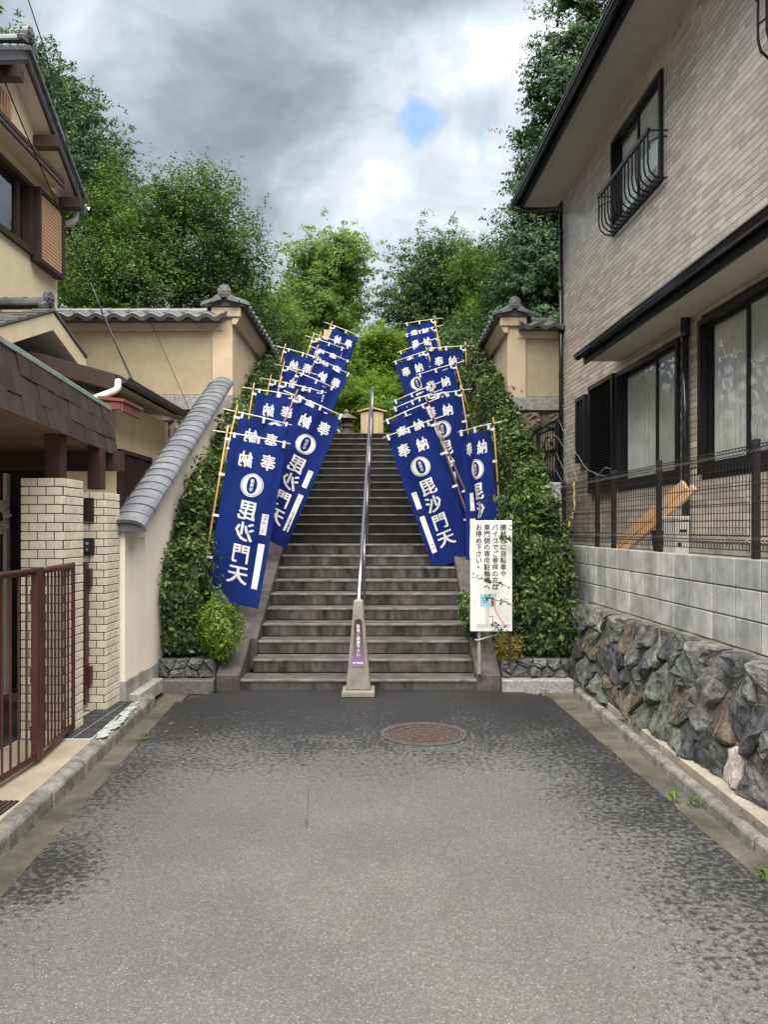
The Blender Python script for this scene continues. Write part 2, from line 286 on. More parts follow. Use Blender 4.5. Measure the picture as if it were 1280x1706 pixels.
class MB:
    def __init__(s): s.v = []; s.f = []; s.m = []; s.mi = 0
    def add(s, vs, fs):
        k = len(s.v); s.v += [tuple(v) for v in vs]; s.f += [tuple(i + k for i in f) for f in fs]; s.m += [s.mi] * len(fs); return s
    def hexa(s, p):   # bottom 4 then top 4, same order
        return s.add(p, [(3, 2, 1, 0), (4, 5, 6, 7), (0, 1, 5, 4), (1, 2, 6, 5), (2, 3, 7, 6), (3, 0, 4, 7)])
    def box(s, x0, x1, y0, y1, z0, z1): return s.hexa([(x0, y0, z0), (x1, y0, z0), (x1, y1, z0), (x0, y1, z0), (x0, y0, z1), (x1, y0, z1), (x1, y1, z1), (x0, y1, z1)])
    def fbox(s, F, a0, a1, b0, b1, c0, c1): return s.hexa([F(a0, b0, c0), F(a1, b0, c0), F(a1, b1, c0), F(a0, b1, c0), F(a0, b0, c1), F(a1, b0, c1), F(a1, b1, c1), F(a0, b1, c1)])
    def tube(s, pts, r, n=8, cap=True):
        pts = [Vector(p) for p in pts]; k = len(pts); rr = r if isinstance(r, (list, tuple)) else [r] * k; vs = []
        ref = None
        for i, p in enumerate(pts):
            d = (pts[min(i + 1, k - 1)] - pts[max(i - 1, 0)]).normalized()
            if ref is None: ref = Vector((0, 0, 1)) if abs(d.z) < .9 else Vector((0, 1, 0))
            u = d.cross(ref).normalized(); w = u.cross(d).normalized(); ref = w
            for j in range(n):
                a = 2 * math.pi * j / n; vs.append(p + (u * math.cos(a) + w * math.sin(a)) * rr[i])
        fs = [(i * n + j, i * n + (j + 1) % n, (i + 1) * n + (j + 1) % n, (i + 1) * n + j) for i in range(k - 1) for j in range(n)]
        if cap: fs += [tuple(range(n - 1, -1, -1)), tuple((k - 1) * n + j for j in range(n))]
        return s.add(vs, fs)
    def prism(s, poly, off):   # closed polygon (3-D) extruded by a vector
        n = len(poly); off = Vector(off); a = [Vector(p) for p in poly]
        return s.add(a + [p + off for p in a], [tuple(range(n - 1, -1, -1)), tuple(range(n, 2 * n))] + [(i, (i + 1) % n, n + (i + 1) % n, n + i) for i in range(n)])
    def loft(s, rings, cap=True):   # rings of equal length
        n = len(rings[0]); vs = [v for r in rings for v in r]
        fs = [(i * n + j, i * n + (j + 1) % n, (i + 1) * n + (j + 1) % n, (i + 1) * n + j) for i in range(len(rings) - 1) for j in range(n)]
        if cap: fs += [tuple(range(n - 1, -1, -1)), tuple((len(rings) - 1) * n + j for j in range(n))]
        return s.add(vs, fs)
    def sphere(s, c, r, nu=10, nv=6, sz=1):
        c = Vector(c); rings = []
        for i in range(nv + 1):
            a = math.pi * (i + .02) / (nv + .04); rings.append([c + Vector((math.sin(a) * math.cos(2 * math.pi * j / nu), math.sin(a) * math.sin(2 * math.pi * j / nu), math.cos(a) * sz)) * r for j in range(nu)])
        return s.loft(rings)
    def mesh(s, name, mats, bev=0., smooth=False, recalc=True):
        me = bpy.data.meshes.new(name); bm = bmesh.new(); vs = [bm.verts.new(v) for v in s.v]
        for f, mi in zip(s.f, s.m):
            try: q = bm.faces.new([vs[i] for i in f]); q.material_index = mi; q.smooth = smooth
            except ValueError: pass
        if recalc: bmesh.ops.recalc_face_normals(bm, faces=bm.faces)
        if bev: bmesh.ops.bevel(bm, geom=[e for e in bm.edges if len(e.link_faces) == 2 and e.calc_face_angle(0) > .5], offset=bev, segments=1, affect='EDGES', clamp_overlap=True)
        bm.to_mesh(me); bm.free()
        for m in (mats if isinstance(mats, (list, tuple)) else [mats]): me.materials.append(MT[m] if isinstance(m, str) else m)
        return me
    def build(s, name, mats, parent=None, bev=0., smooth=False, kind=None, label=None):
        return put(name, s.mesh(name, mats, bev, smooth), parent, None, kind, label)
def struct(name, mb, mats, **k): o = mb.build(name, mats, **k); o['kind'] = 'structure'; return o
FR = lambda base: (lambda a, b, c: (base - .0433 * a - b, a, c))      # right side: a along the street, b out towards it
FL = lambda X: (lambda a, b, c: (X + b, a, c))                         # left side
FY = lambda Y: (lambda a, b, c: (a, Y - b, c))                         # facing the camera
def holes_wall(mb, F, a0, a1, c0, c1, b0, b1, holes):
    A = sorted({a0, a1, *[h[0] for h in holes], *[h[1] for h in holes]}); C = sorted({c0, c1, *[h[2] for h in holes], *[h[3] for h in holes]})
    A = [x for x in A if a0 <= x <= a1]; C = [x for x in C if c0 <= x <= c1]
    for i in range(len(A) - 1):
        for j in range(len(C) - 1):
            am, cm = (A[i] + A[i + 1]) / 2, (C[j] + C[j + 1]) / 2
            if not any(h[0] < am < h[1] and h[2] < cm < h[3] for h in holes): mb.fbox(F, A[i], A[i + 1], b0, b1, C[j], C[j + 1])
    return mb
UB = {}
def brick_obj(name, mat, parent, F, a0, a1, b0, b1, c0, c1, bev=.003):   # a rectangular piece in a frame; alike pieces share a mesh
    k = (name, mat, round(a1 - a0, 3), round(b1 - b0, 3), round(c1 - c0, 3), bev)
    if k not in UB: UB[k] = MB().box(-(a1 - a0) / 2, (a1 - a0) / 2, -(b1 - b0) / 2, (b1 - b0) / 2, -(c1 - c0) / 2, (c1 - c0) / 2).mesh(name, mat, bev)
    o = Vector(F((a0 + a1) / 2, (b0 + b1) / 2, (c0 + c1) / 2)); ea = (Vector(F(1, 0, 0)) - Vector(F(0, 0, 0))).normalized(); ec = Vector((0, 0, 1)); eb = ec.cross(ea)
    M = Matrix((ea, eb, ec)).transposed().to_4x4(); M.translation = o
    return put(name, UB[k], parent, M)
def leaf_arrays(C, Nn, ln, wd, fold=.25):
    n = len(C); Nn = Nn / (np.linalg.norm(Nn, axis=1, keepdims=True) + 1e-9)
    t = RS.normal(size=(n, 3)); t -= (t * Nn).sum(1, keepdims=True) * Nn; t /= np.linalg.norm(t, axis=1, keepdims=True) + 1e-9
    s = np.cross(Nn, t); ln = (ln * RS.uniform(.7, 1.3, n))[:, None]; w = ln * wd / 2
    V = np.stack([C - t * ln * .5, C + s * w + Nn * w * fold - t * ln * .05, C + t * ln * .5, C - s * w + Nn * w * fold - t * ln * .05], 1)
    return V
def leaves_obj(name, Vs, mat, parent, kind=None):
    V = np.concatenate(Vs).reshape(-1, 3); Fq = np.arange(len(V), dtype='i4').reshape(-1, 4)
    return put(name, np_mesh(name, V, Fq, MT[mat]), parent, None, kind)
LAYER = []; SLANT = 0.
def text_mesh(items, depth_fn=None, bold=.012):
    """items: (char, cx, cz, w, h[, rotate]) -> triangles in the XZ plane, each glyph fitted to a box"""
    V = []; Fc = []
    for it in items:
        ch, cx, cz, w, h = it[:5]; rot = it[5] if len(it) > 5 else 0
        cu = bpy.data.curves.new('glyph', 'FONT'); cu.body = ch; cu.size = 1; cu.resolution_u = 3
        ob = bpy.data.objects.new('glyph', cu); me = ob.to_mesh()
        vs = np.array([v.co[:2] for v in me.vertices]); 
        if ch in 'ぁ。ゃゅょ、': lo, hi = np.array([0, -.12]), np.array([1, .88])
        elif ch == '|': lo, hi = vs.min(0), vs.max(0)
        elif w > 0 and h > 0 and len(ch) == 1: lo, hi = np.array([.03, -.09]), np.array([.97, .85])
        else: lo, hi = vs.min(0), vs.max(0)
        q = (vs - (lo + hi) / 2) / (hi - lo)
        if rot: q = np.stack([q[:, 1], -q[:, 0]], 1)
        for dx, dz in ((0, 0), (-bold, -bold * .6), (bold, bold * .6), (-bold, bold * .6), (bold, -bold * .6), (-bold, 0), (bold, 0)):     # strokes thickened by shifted copies
            if dx and not bold: break
            k = len(V); V += [(cx + (a + dx) * w, cz + (b + dz + SLANT * a) * h) for a, b in q]; Fc += [tuple(i + k for i in p.vertices) for p in me.polygons]
            LAYER.append((k, len(V)))
        ob.to_mesh_clear(); bpy.data.objects.remove(ob); bpy.data.curves.remove(cu)
    return V, Fc
def flat_print(name, mat, parent, items, F, off, bold=.012, kind=None):
    LAYER.clear(); V, Fc = text_mesh(items, bold=bold); lift = {}
    for q, (a, b) in enumerate(LAYER): lift.update({i: (q % 7) * .00012 for i in range(a, b)})
    me = bpy.data.meshes.new(name); me.from_pydata([F(a, off + lift[i], c) for i, (a, c) in enumerate(V)], [], Fc); me.materials.append(MT[mat]); me.update()
    return put(name, me, parent, None, kind)
# irregular stones: Voronoi cells on a wall face
def clip(poly, p, q):
    m = ((p[0] + q[0]) / 2, (p[1] + q[1]) / 2); n = (q[0] - p[0], q[1] - p[1]); out = []
    f = lambda v: (v[0] - m[0]) * n[0] + (v[1] - m[1]) * n[1]
    for i in range(len(poly)):
        a, b = poly[i], poly[(i + 1) % len(poly)]; fa, fb = f(a), f(b)
        if fa <= 0: out.append(a)
        if fa * fb < 0: t = fa / (fa - fb); out.append((a[0] + (b[0] - a[0]) * t, a[1] + (b[1] - a[1]) * t))
    return out
def cells(a0, a1, c0, c1, da, dc, jit=.38):
    na, nc = max(1, round((a1 - a0) / da)), max(1, round((c1 - c0) / dc)); seeds = []
    for i in range(na):
        for j in range(nc):
            seeds.append((a0 + (i + .5 + (.25 if j % 2 else -.25) + random.uniform(-jit, jit)) * (a1 - a0) / na, c0 + (j + .5 + random.uniform(-jit, jit)) * (c1 - c0) / nc))
    out = []
    for i, p in enumerate(seeds):
        poly = [(a0, c0), (a1, c0), (a1, c1), (a0, c1)]
        for j, q in enumerate(seeds):
            if i != j and abs(p[0] - q[0]) < 3 * da and abs(p[1] - q[1]) < 3 * dc: poly = clip(poly, p, q)
            if len(poly) < 3: break
        if len(poly) >= 3: out.append(poly)
    return out
def stone(name, mat, parent, poly, F, h, gap=.012, rough=.022, seg=.05):
    n = len(poly); cx = sum(p[0] for p in poly) / n; cz = sum(p[1] for p in poly) / n
    pts = []
    for i in range(n):
        a, b = poly[i], poly[(i + 1) % n]; L = math.hypot(b[0] - a[0], b[1] - a[1]); k = max(1, min(4, round(L / seg)))
        for j in range(k):
            t = j / k; pts.append((a[0] + (b[0] - a[0]) * t, a[1] + (b[1] - a[1]) * t))
    rad = sum(math.hypot(p[0] - cx, p[1] - cz) for p in pts) / len(pts); g = 1 - gap / max(rad, .02); tilt = (random.uniform(-.25, .25), random.uniform(-.3, .15)); hh = h * random.uniform(.6, 1.25)
    mb = MB(); rings = []
    for t, lv in ((g, -.06), (g * .97, hh * .35), (g * .84, hh * .85), (g * .52, hh)):
        ring = []
        for p in pts:
            d = (p[0] - cx, p[1] - cz); e = random.uniform(-1, 1) * (rough * (.35 if t > .9 * g else 1)); f = t * (1 + random.uniform(-.05, .05))
            lvv = lv if lv < 0 else max(.004, lv + e + (d[0] * tilt[0] + d[1] * tilt[1]) * (1.0 if t < .9 * g else .5))
            ring.append(F(cx + d[0] * f, lvv, cz + d[1] * f))
        rings.append(ring)
    mb.loft(rings, cap=False); k = len(pts); base = 3 * k
    mb.add([F(cx, hh + random.uniform(0, rough), cz)], []); c = len(mb.v) - 1
    for i in range(k): mb.f.append((base + i, base + (i + 1) % k, c)); mb.m.append(0)
    return mb.build(name, mat, parent)
# ------------------------------------------------------------ the setting
def sheet(name, pts, z, mat, thick=None):
    mb = MB()
    if thick: mb.prism([(x, y, z - thick) for x, y in pts], (0, 0, thick))
    else: mb.add([(x, y, z) for x, y in pts], [tuple(range(len(pts)))])
    return struct(name, mb, mat)
sheet('ground', [(-400, -400), (400, -400), (400, 400), (-400, 400)], -.03, 'soil')
LEDGE = lambda y: -1.94 + .0694 * (7.26 - y); REDGE = lambda y: 1.575 + .0374 * (7.13 - y)   # asphalt margins
road_l = [(LEDGE(y) + .008 * math.sin(y * 9), y) for y in np.arange(-14, 7.3, .35)]; road_r = [(REDGE(y) + .006 * math.sin(y * 7 + 1), y) for y in np.arange(7.2, -14.1, -.35)]
sheet('road', road_l + [(-1.5, 7.62), (1.2, 7.62)] + road_r, 0, 'asphalt')
LK = lambda y: -2.09 + .067 * (7.13 - y)      # road side of the left kerb
RK = lambda y: 1.835 - .004 * (y - 5)
sheet('gutter', [(LK(y) - .02, y) for y in (-14, 7.4)] + [(LEDGE(y) + .05, y) for y in (7.4, -14)], -.008, 'gutter')
sheet('gutter', [(REDGE(y) - .05, y) for y in (-14, 7.5)] + [(RK(y) + .02, y) for y in (7.5, -14)], -.008, 'gutter')
# left kerb: separate stones
kl = thing('kerb', 'grey kerbstones along the left roadside, whitish splashes at the far end', 'kerb', (-1.9, 4, 0))
y = -1.0; i = 0
while y < 6.85:
    L = .6; y1 = min(y + L, 6.9); a = .006 * random.uniform(-1, 1)
    mb = MB(); mb.loft([[(LK(t) + a - .105, t, -.05), (LK(t) + a - .105, t, .095), (LK(t) + a - .03, t, .10), (LK(t) + a, t, .075), (LK(t) + a + .004, t, -.05)] for t in (y + .004, (y + y1) / 2, y1 - .004)])
    mb.build('kerbstone', 'kerb', kl, bev=.008); y = y1
mb = MB()
for k in range(26):   # splashed paint and lime on the kerb by the slate tiles
    yy = random.uniform(5.45, 6.55); w = random.uniform(.02, .05); x = LK(yy) - .06 + random.uniform(-.02, .02)
    mb.add([(x + w * random.uniform(.6, 1.2) * math.cos(t), yy + 2.2 * w * random.uniform(.6, 1.2) * math.sin(t), .1025 + .0004 * k) for t in np.arange(0, 6.28, .7)], [tuple(range(9))])
mb.build('paint_splash', 'grout', kl, kind='stuff')
# right kerb: rounded kerb, then pale capping strip against the stone wall
kr = thing('kerb', 'weathered rounded kerbstones at the foot of the stone retaining wall', 'kerb', (1.8, 5, 0))
y = -1.0
while y < 7.3:
    y1 = min(y + .6, 7.35); a = .005 * random.uniform(-1, 1)
    MB().loft([[(RK(t) + a - .005, t, -.05), (RK(t) + a + .005, t, .05), (RK(t) + a + .03, t, .068), (RK(t) + a + .075, t, .06), (RK(t) + a + .09, t, -.05)] for t in (y + .004, y1 - .004)]).build('kerbstone', 'kerb', kr, bev=.008); y = y1
y = -1.0
while y < 7.35:
    y1 = min(y + .9, 7.4); a = .004 * random.uniform(-1, 1)
    MB().loft([[(RK(t) + .10 + a, t, -.05), (RK(t) + .10 + a, t, .098), (RK(t) + .36, t, .104), (RK(t) + .36, t, -.05)] for t in (y + .003, y1 - .003)]).build('capping_strip', 'lip', kr, bev=.006); y = y1
# left pavement, slate patch
sheet('pavement', [(-2.6, -4), (-2.6, 5.5), (LK(5.5) - .107, 5.5), (LK(-4) - .107, -4)], .088, 'walk', .1)
sheet('porch_floor', [(-5.4, 0), (-2.6, 0), (-2.6, 5.5), (-2.18, 5.5), (-2.18, 6.63), (-5.4, 6.63)], .086, 'grout', .1)
sp = thing('slate_paving', 'dark slate tiles with pale joints beside the brick gate pillars', 'paving', (-2.2, 6, .09))
MB().prism([(-2.42, 5.42, .085), (LK(5.42) - .11, 5.42, .085), (LK(6.55) - .11, 6.55, .085), (-2.42, 6.62, .085)], (0, 0, .012)).build('bed', 'grout', sp)
for i in range(8):
    for j in range(2):
        y0 = 5.45 + i * .145; xr = LK(y0 + .07) - .12; x0 = -2.40 if j == 0 else -2.225; x1 = -2.238 if j == 0 else xr
        if x1 - x0 > .03: MB().prism([(x0, y0, .0975), (x1, y0, .0975), (x1, y0 + .130, .0975), (x0, y0 + .130, .0975)], (0, 0, .006)).build('tile', 'slate', sp)
for i in range(9):
    for j in range(8):
        brick_obj('tile', 'slate', sp, FL(-2.62), 4.2 + i * .27, 4.2 + i * .27 + .262, -.004 - j * .27 - .262, -.004 - j * .27, .0865, .094, 0)
dg = thing('drain_grate', 'small rusty drain grate in the left pavement before the gate', 'drain', (-2.05, 4.1, .09))
MB().fbox(FL(-2.12), 3.98, 4.22, -.08, .10, .0885, .0915).build('pit', 'dark', dg)
for k in range(6): MB().fbox(FL(-2.12), 3.985, 4.215, -.07 + k * .03, -.055 + k * .03, .092, .097).build('bar', 'rust', dg)
# ground that rises behind: planters beside the steps, the temple precinct, the yard of the right-hand house
STEP_T, STEP_R, Y0S = .311, .139, 7.53
def soilz(y): return .3 + .447 * max(0, y - 7.75)
for x0, x1 in ((-2.26, -1.6), (1.15, 2.0)):
    struct('slope', MB().prism([(x0, 7.72, -.02), (x0, 7.72, .26), (x0, 15.0, soilz(14.9)), (x0, 15.0, -.02)], (x1 - x0, 0, 0)), 'soil')
struct('terrace', MB().prism([(-60, 15.05, -.02), (60, 15.05, -.02), (60, 90, -.02), (-60, 90, -.02)], (0, 0, 3.45)), 'soil')
struct('yard', MB().prism([(2.86, -6, -.02), (9, -6, -.02), (9, 12.5, -.02), (2.3, 12.5, -.02), (2.2, 9.3, -.02)], (0, 0, 1.37)), 'lip')
# ------------------------------------------------------------ stone stairway
st = thing('stone_stairway', 'long weathered stone stairway climbing between two hedges', 'stairs', (-.22, 7.53, 0))
for k in range(1, 26):
    ya = Y0S + (k - 1) * STEP_T; z1 = k * STEP_R - .03 * math.exp(-(k - 1) / 4); z0 = z1 - STEP_R - (.12 if k == 1 else -.004)
    xl, xr = (-1.42, .915) if k == 1 else (-1.347, .908)
    up = k >= 11; n = 24; fr = []; tp = []
    cuts = [xl] + sorted(random.uniform(xl + .4, xr - .4) for _ in range(2)) + [xr]
    mb = MB(); j = .004
    prof = lambda x: [(x, ya + .012, z0), (x, ya + .004 + .003 * noise.noise((x * 9, k, 0)), z1 - .05), (x, ya - .006 + .004 * noise.noise((x * 7, k, 3)), z1 - .02), (x, ya - .002, z1 - .006), (x, ya + .014, z1 + .003 * noise.noise((x * 6, k, 5))), (x, ya + STEP_T + .03, z1 - .002), (x, ya + STEP_T + .03, z0)]
    xs = np.linspace(xl, xr, n); rings = [prof(x) for x in xs]; mb.loft(rings)
    for q in range(n - 1):
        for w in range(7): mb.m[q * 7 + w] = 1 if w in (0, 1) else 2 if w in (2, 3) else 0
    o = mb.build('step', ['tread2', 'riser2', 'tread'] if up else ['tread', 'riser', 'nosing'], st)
for side, (xa, xb) in enumerate(((-1.66, -1.352), (.913, 1.155))):   # granite cheeks, one slab after another
    y = 7.50
    for k in range(8):
        L = .62 if k == 0 else .95; y1 = y + L; zf = lambda t: .16 + .447 * (t - 7.5)
        if side == 0 and k == 0: xa_, xb_ = xa, xb - .07
        else: xa_, xb_ = xa, xb
        prof = [(y + .003, -.02 if k == 0 else zf(y) - .35), (y + .003, zf(y)), (y1 - .003, zf(y1)), (y1 - .003, zf(y1) - .45)]
        MB().prism([(xa_, a, c) for a, c in prof], (xb_ - xa_, 0, 0)).build('cheek_slab', 'cheek', st, bev=.012); y = y1
# handrail: concrete foot with a notice plate, steel rail, uprights
hr = thing('handrail', 'steel handrail up the middle of the steps from a tapered concrete post', 'handrail', (-.245, 7.35, 0))
XR = -.245
def taper(mb, y, prof):
    mb.loft([[(XR - w, y - d, z), (XR + w, y - d, z), (XR + w, y + d, z), (XR - w, y + d, z)] for z, w, d in prof])
mb = MB(); taper(mb, 7.33, [(0, .157, .14), (.05, .157, .14), (.062, .145, .13)]); mb.build('base', 'conc', hr, bev=.008)
mb = MB(); taper(mb, 7.33, [(.0625, .118, .105), (.90, .044, .05), (.915, .036, .042)]); mb.build('post', 'conc', hr, bev=.01)
FP = lambda a, b, c: (XR + a, 7.33 - (.105 - (c - .0625) * .0657) - b, c)
def plate(c0, c1, w0, w1, b, name, mat, rnd):
    pts = [(-w0, c0), (w0, c0), (w1, c1)] + ([(w1 * math.cos(t), c1 + w1 * math.sin(t)) for t in np.arange(.3, 3.0, .3)] if rnd else []) + [(-w1, c1)]
    return MB().prism([FP(a, .001, c) for a, c in pts], Vector((0, -b, 0))).build(name, mat, hr)
np1 = plate(.285, .70, .061, .036, .006, 'notice_plate', 'maroon', True)
mat_g = MT['maroon']; t = mat_g.node_tree; g = t.nodes.new('ShaderNodeNewGeometry'); s_ = t.nodes.new('ShaderNodeSeparateXYZ'); q = t.nodes.new('ShaderNodeValToRGB'); mr = t.nodes.new('ShaderNodeMapRange')
t.links.new(g.outputs['Position'], s_.inputs[0]); t.links.new(s_.outputs[2], mr.inputs[0]); mr.inputs[1].default_value = .28; mr.inputs[2].default_value = .72; t.links.new(mr.outputs[0], q.inputs[0])
q.color_ramp.elements[0].color = (.26, .13, .30, 1); q.color_ramp.elements[1].color = (.03, .02, .02, 1); e = q.color_ramp.elements.new(.45); e.color = (.13, .08, .10, 1)
t.links.new(q.outputs[0], t.nodes['Principled BSDF'].inputs['Base Color'])
its = [(c, 0, .668 - i * .0385, .033, .035) for i, c in enumerate('駐車ご遠慮下さい')]
flat_print('lettering', 'print', np1, its, FP, .0085, .02)
flat_print('lettering', 'print', np1, [('NO PARKING', 0, .322, .098, .018)], FP, .0085, .01)
rz = lambda y: .90 + .447 * (y - 7.36)
MB().tube([(XR, 7.34, .86), (XR, 8.2, rz(8.2)), (XR, 12, rz(12)), (XR, 15.2, rz(15.2)), (XR, 15.9, rz(15.2) + .03), (XR, 15.95, rz(15.2) - .02)], .024, 12).build('rail', 'steel', hr, smooth=True)
for y in (9.05, 10.6, 12.15, 13.7, 15.3):
    MB().tube([(XR + .012, y, soilz(y) - .25), (XR + .012, y, rz(y) - .01)], .016, 8).build('upright', 'steel', hr, smooth=True)
# kerb stones and low rubble planters at the foot of the hedges
for nm, x0, x1, lab, m2 in (('planter', -2.27, -1.67, 'low dark rubble planter with granite kerb at the foot of the left hedge', 'granite2'), ('planter', 1.16, 1.86, 'low dark rubble planter with speckled granite kerb under the right hedge', 'granite')):
    pl = thing(nm, lab, 'planter', ((x0 + x1) / 2, 7.5, 0))
    MB().box(x0, x1, 7.44, 7.66, -.03, .115).build('granite_kerb', m2, pl, bev=.01)
    MB().box(x0 + .02, x1 - .02, 7.60, 7.72, .10, .25).build('backing', 'mortar', pl)
    for poly in cells(x0 + .01, x1 - .02, .117, .30, .14, .095, .35): stone('stone', 'rockd', pl, poly, FY(7.6), .05, .006, .014, .035)
# rain-speckled manhole cover
mh = thing('manhole_cover', 'round cast iron manhole cover with rusty relief in the asphalt', 'manhole cover', (.31, 5.92, 0))
def disc(r0, r1, z, n=40): 
    mb = MB(); a = [(math.cos(2 * math.pi * i / n), math.sin(2 * math.pi * i / n)) for i in range(n)]
    mb.loft([[(.31 + r * c, 5.92 + r * s, zz) for c, s in a] for r, zz in ((r1, -.02), (r1, z), (r0, z), (r0, -.02))], cap=False); return mb
disc(.305, .335, .009).build('frame', 'iron', mh)
MB().prism([(.31 + .302 * math.cos(2 * math.pi * i / 40), 5.92 + .302 * math.sin(2 * math.pi * i / 40), -.02) for i in range(40)], (0, 0, .022)).build('cover', 'rust', mh)
mb = disc(.283, .299, .0085); 
for r0, n, ln, w in ((.06, 6, .05, .012), (.13, 10, .055, .016), (.205, 16, .055, .018), (.262, 22, .026, .014)):
    for i in range(n):
        a = 2 * math.pi * (i + .3 * random.random()) / n + r0; c, s = math.cos(a), math.sin(a); k = random.uniform(-.6, .6)
        d = Vector((c - s * k, s + c * k, 0)).normalized(); u = Vector((-d.y, d.x, 0)); o = Vector((.31 + c * r0, 5.92 + s * r0, .0025))
        mb.prism([o + d * ln * .5, o + u * w, o - d * ln * .5, o - u * w], (0, 0, .006))
        o2 = Vector((.31 + c * r0 - s * .03, 5.92 + s * r0 + c * .03, .0025)); mb.prism([o2 + u * ln * .42 + d * .006, o2 + u * ln * .42 - d * .006, o2 - u * ln * .42 - d * .006, o2 - u * ln * .42 + d * .006], (0, 0, .006))
mb.build('relief', 'iron', mh, kind='stuff')
# ------------------------------------------------------------ right: rubble retaining wall, block wall, mesh fence
struct('road_seam', MB().add([p for y in np.arange(4.05, 4.88, .06) for p in ((-.476 + .077 * (4.84 - y) - .002 * (1 + math.sin(y * 23)), y, .004), (-.474 + .077 * (4.84 - y) + .0016 * (1 + math.sin(y * 31)), y, .004))], [(2 * i, 2 * i + 1, 2 * i + 3, 2 * i + 2) for i in range(13)]), 'gutter')
rw = thing('retaining_wall', 'rough rubble stone retaining wall with mortar ledge on the right', 'stone wall', (2.0, 5.5, 0))
BW = lambda c: 2.12 - .0433 * 0 + .24 * c          # batter
FW = lambda a, b, c: (2.215 + .145 * c - .0433 * a - b, a, c)
ya, yb = 3.0, 8.6
MB().hexa([FW(ya, .004, .0), FW(yb, .004, .0), FW(yb, -.3, .0), FW(ya, -.3, .0), FW(ya, .004, .80), FW(yb, .004, .80), FW(yb, -.3, .80), FW(ya, -.3, .80)]).build('mortar_bed', 'mortar', rw)
pc = cells(ya, yb, .09, .845, .195, .25, .45)
for k, poly in enumerate(pc):
    am = sum(p[0] for p in poly) / len(poly); cm = sum(p[1] for p in poly) / len(poly)
    stone('stone', 'rockw' if (abs(am - 4.35) < .11 and cm < .3) else random.choice(('rock', 'rock_a', 'rock', 'rock_a', 'rock_b', 'rock_b', 'rock_c')), rw, poly, FW, .038, .006, .014, .065)
mb = MB(); rg = []
for t in np.arange(ya, yb + .01, .05):
    e = .02 * noise.noise((t * 4, 0, 0)); e2 = .03 * noise.noise((t * 5, 9, 0)); rg.append([FW(t, -.005 + e, .76), FW(t, -.01 + 1.5 * e, .80 + .6 * e2), FW(t, -.06, .835 + e2 * .6), FW(t, -.28, .852), FW(t, -.28, .76)])
mb.loft(rg).build('mortar_ledge', 'mortar', rw)
bw = thing('block_wall', 'grey concrete block wall of three courses carrying the mesh fence', 'block wall', (2.4, 6, .85))
FB = FR(2.45); MB().fbox(FB, 3.0, 9.05, -.10, -.006, .80, 1.405).build('core', 'blockj', bw)
for j in range(3):
    k = 0; y = 3.03
    while y < 9.0:
        y1 = y + .305; brick_obj('block', 'block', bw, FB, y + .005, y1 - .005, -.10, 0, .846 + j * .19, .846 + j * .19 + .182, .005); y = y1
MB().fbox(FB, 9.0, 9.35, -.12, .18, .3, 1.62).build('end_pier', 'block', bw, bev=.01)
fn = thing('mesh_fence', 'dark welded mesh fence on top of the grey block wall', 'fence', (2.4, 6, 1.42))
FF = FR(2.50); posts = [3.2, 4.70, 6.18, 7.25, 7.73, 8.95]
for y in posts: MB().fbox(FF, y - .022, y + .022, -.02, .02, 1.38, 2.15).build('post', 'fence', fn, bev=.004)
def panel(y0, y1, thin=.003):
    mb = MB(); prof = [(0, 1.46), (0, 1.50), (.03, 1.525), (0, 1.55), (0, 1.65), (0, 1.76), (0, 1.87), (0, 1.98), (0, 2.03), (.035, 2.06), (0, 2.09), (0, 2.11)]
    for y in np.arange(y0 + .03, y1 - .02, .042): mb.tube([FF(y, .024 + b, z) for b, z in prof], thin, 4)
    for b, z in prof:
        mb.tube([FF(y0 + .02, .029 + b, z), FF(y1 - .02, .029 + b, z)], thin * 1.15, 4)
    mb.build('mesh_panel', 'fence', fn, kind='stuff')
for a, b in zip(posts[:-1], posts[1:]): panel(a, b)
# ------------------------------------------------------------ right-hand house
HB_ = 3.40; FH = FR(HB_)
hs = thing('house', 'two storey house clad in taupe facade tiles with black window frames', 'house', (3.2, 8, 1.37))
WIN = [(6.05, 7.38, 2.12, 3.60), (7.84, 9.68, 2.10, 3.56), (8.27, 9.86, 5.40, 6.58), (5.0, 5.72, 5.15, 6.4)]
YH0, YH1 = 2.5, 12.2
holes_wall(MB(), FH, YH0, YH1, 1.36, 6.9, -.22, -.006, WIN).build('wall', 'tjoint', hs)
MB().fbox(FH, YH1 + .0, YH1 + .012, -4.5, -.004, 1.36, 6.9).build('rear_wall', 'tile', hs)
MB().fbox(FH, YH0, YH1, -.004, .02, 1.36, 1.47).build('skirting', 'plinth', hs)
big = []; V = []; rows = np.arange(1.475, 6.86, .066)
for j, z in enumerate(rows):
    y = YH0 - (.116 if j % 2 else 0); 
    while y < YH1:
        a0, a1 = max(y, YH0), min(y + .228, YH1); y += .232
        for h in WIN:
            if h[2] - .03 < z + .03 < h[3] + .03:
                if a0 >= h[0] and a1 <= h[1]: a1 = a0
                elif a0 < h[0] < a1: a1 = h[0]
                elif a0 < h[1] < a1: a0 = h[1]
        if a1 - a0 < .03: continue
        x = HB_ - .0433 * a0; px, py = CX + F_PX * (x / a0), HY + F_PX * (EYE - z) / a0
        vis = px < 1290 and py > -10 and a0 > 4.5
        if vis: big.append((a0, a1, z))
        elif a0 > 4.3: V.append((a0, a1, z))
big.sort(key=lambda t: t[0] + .0 * t[2]); near, rest = big[:300], big[300:] + V
for a0, a1, z in near: brick_obj('facade_tile', 'tile', hs, FH, a0, a1, -.006, .004 + random.choice((0, .0006, .001)), z, z + .0595, 0)
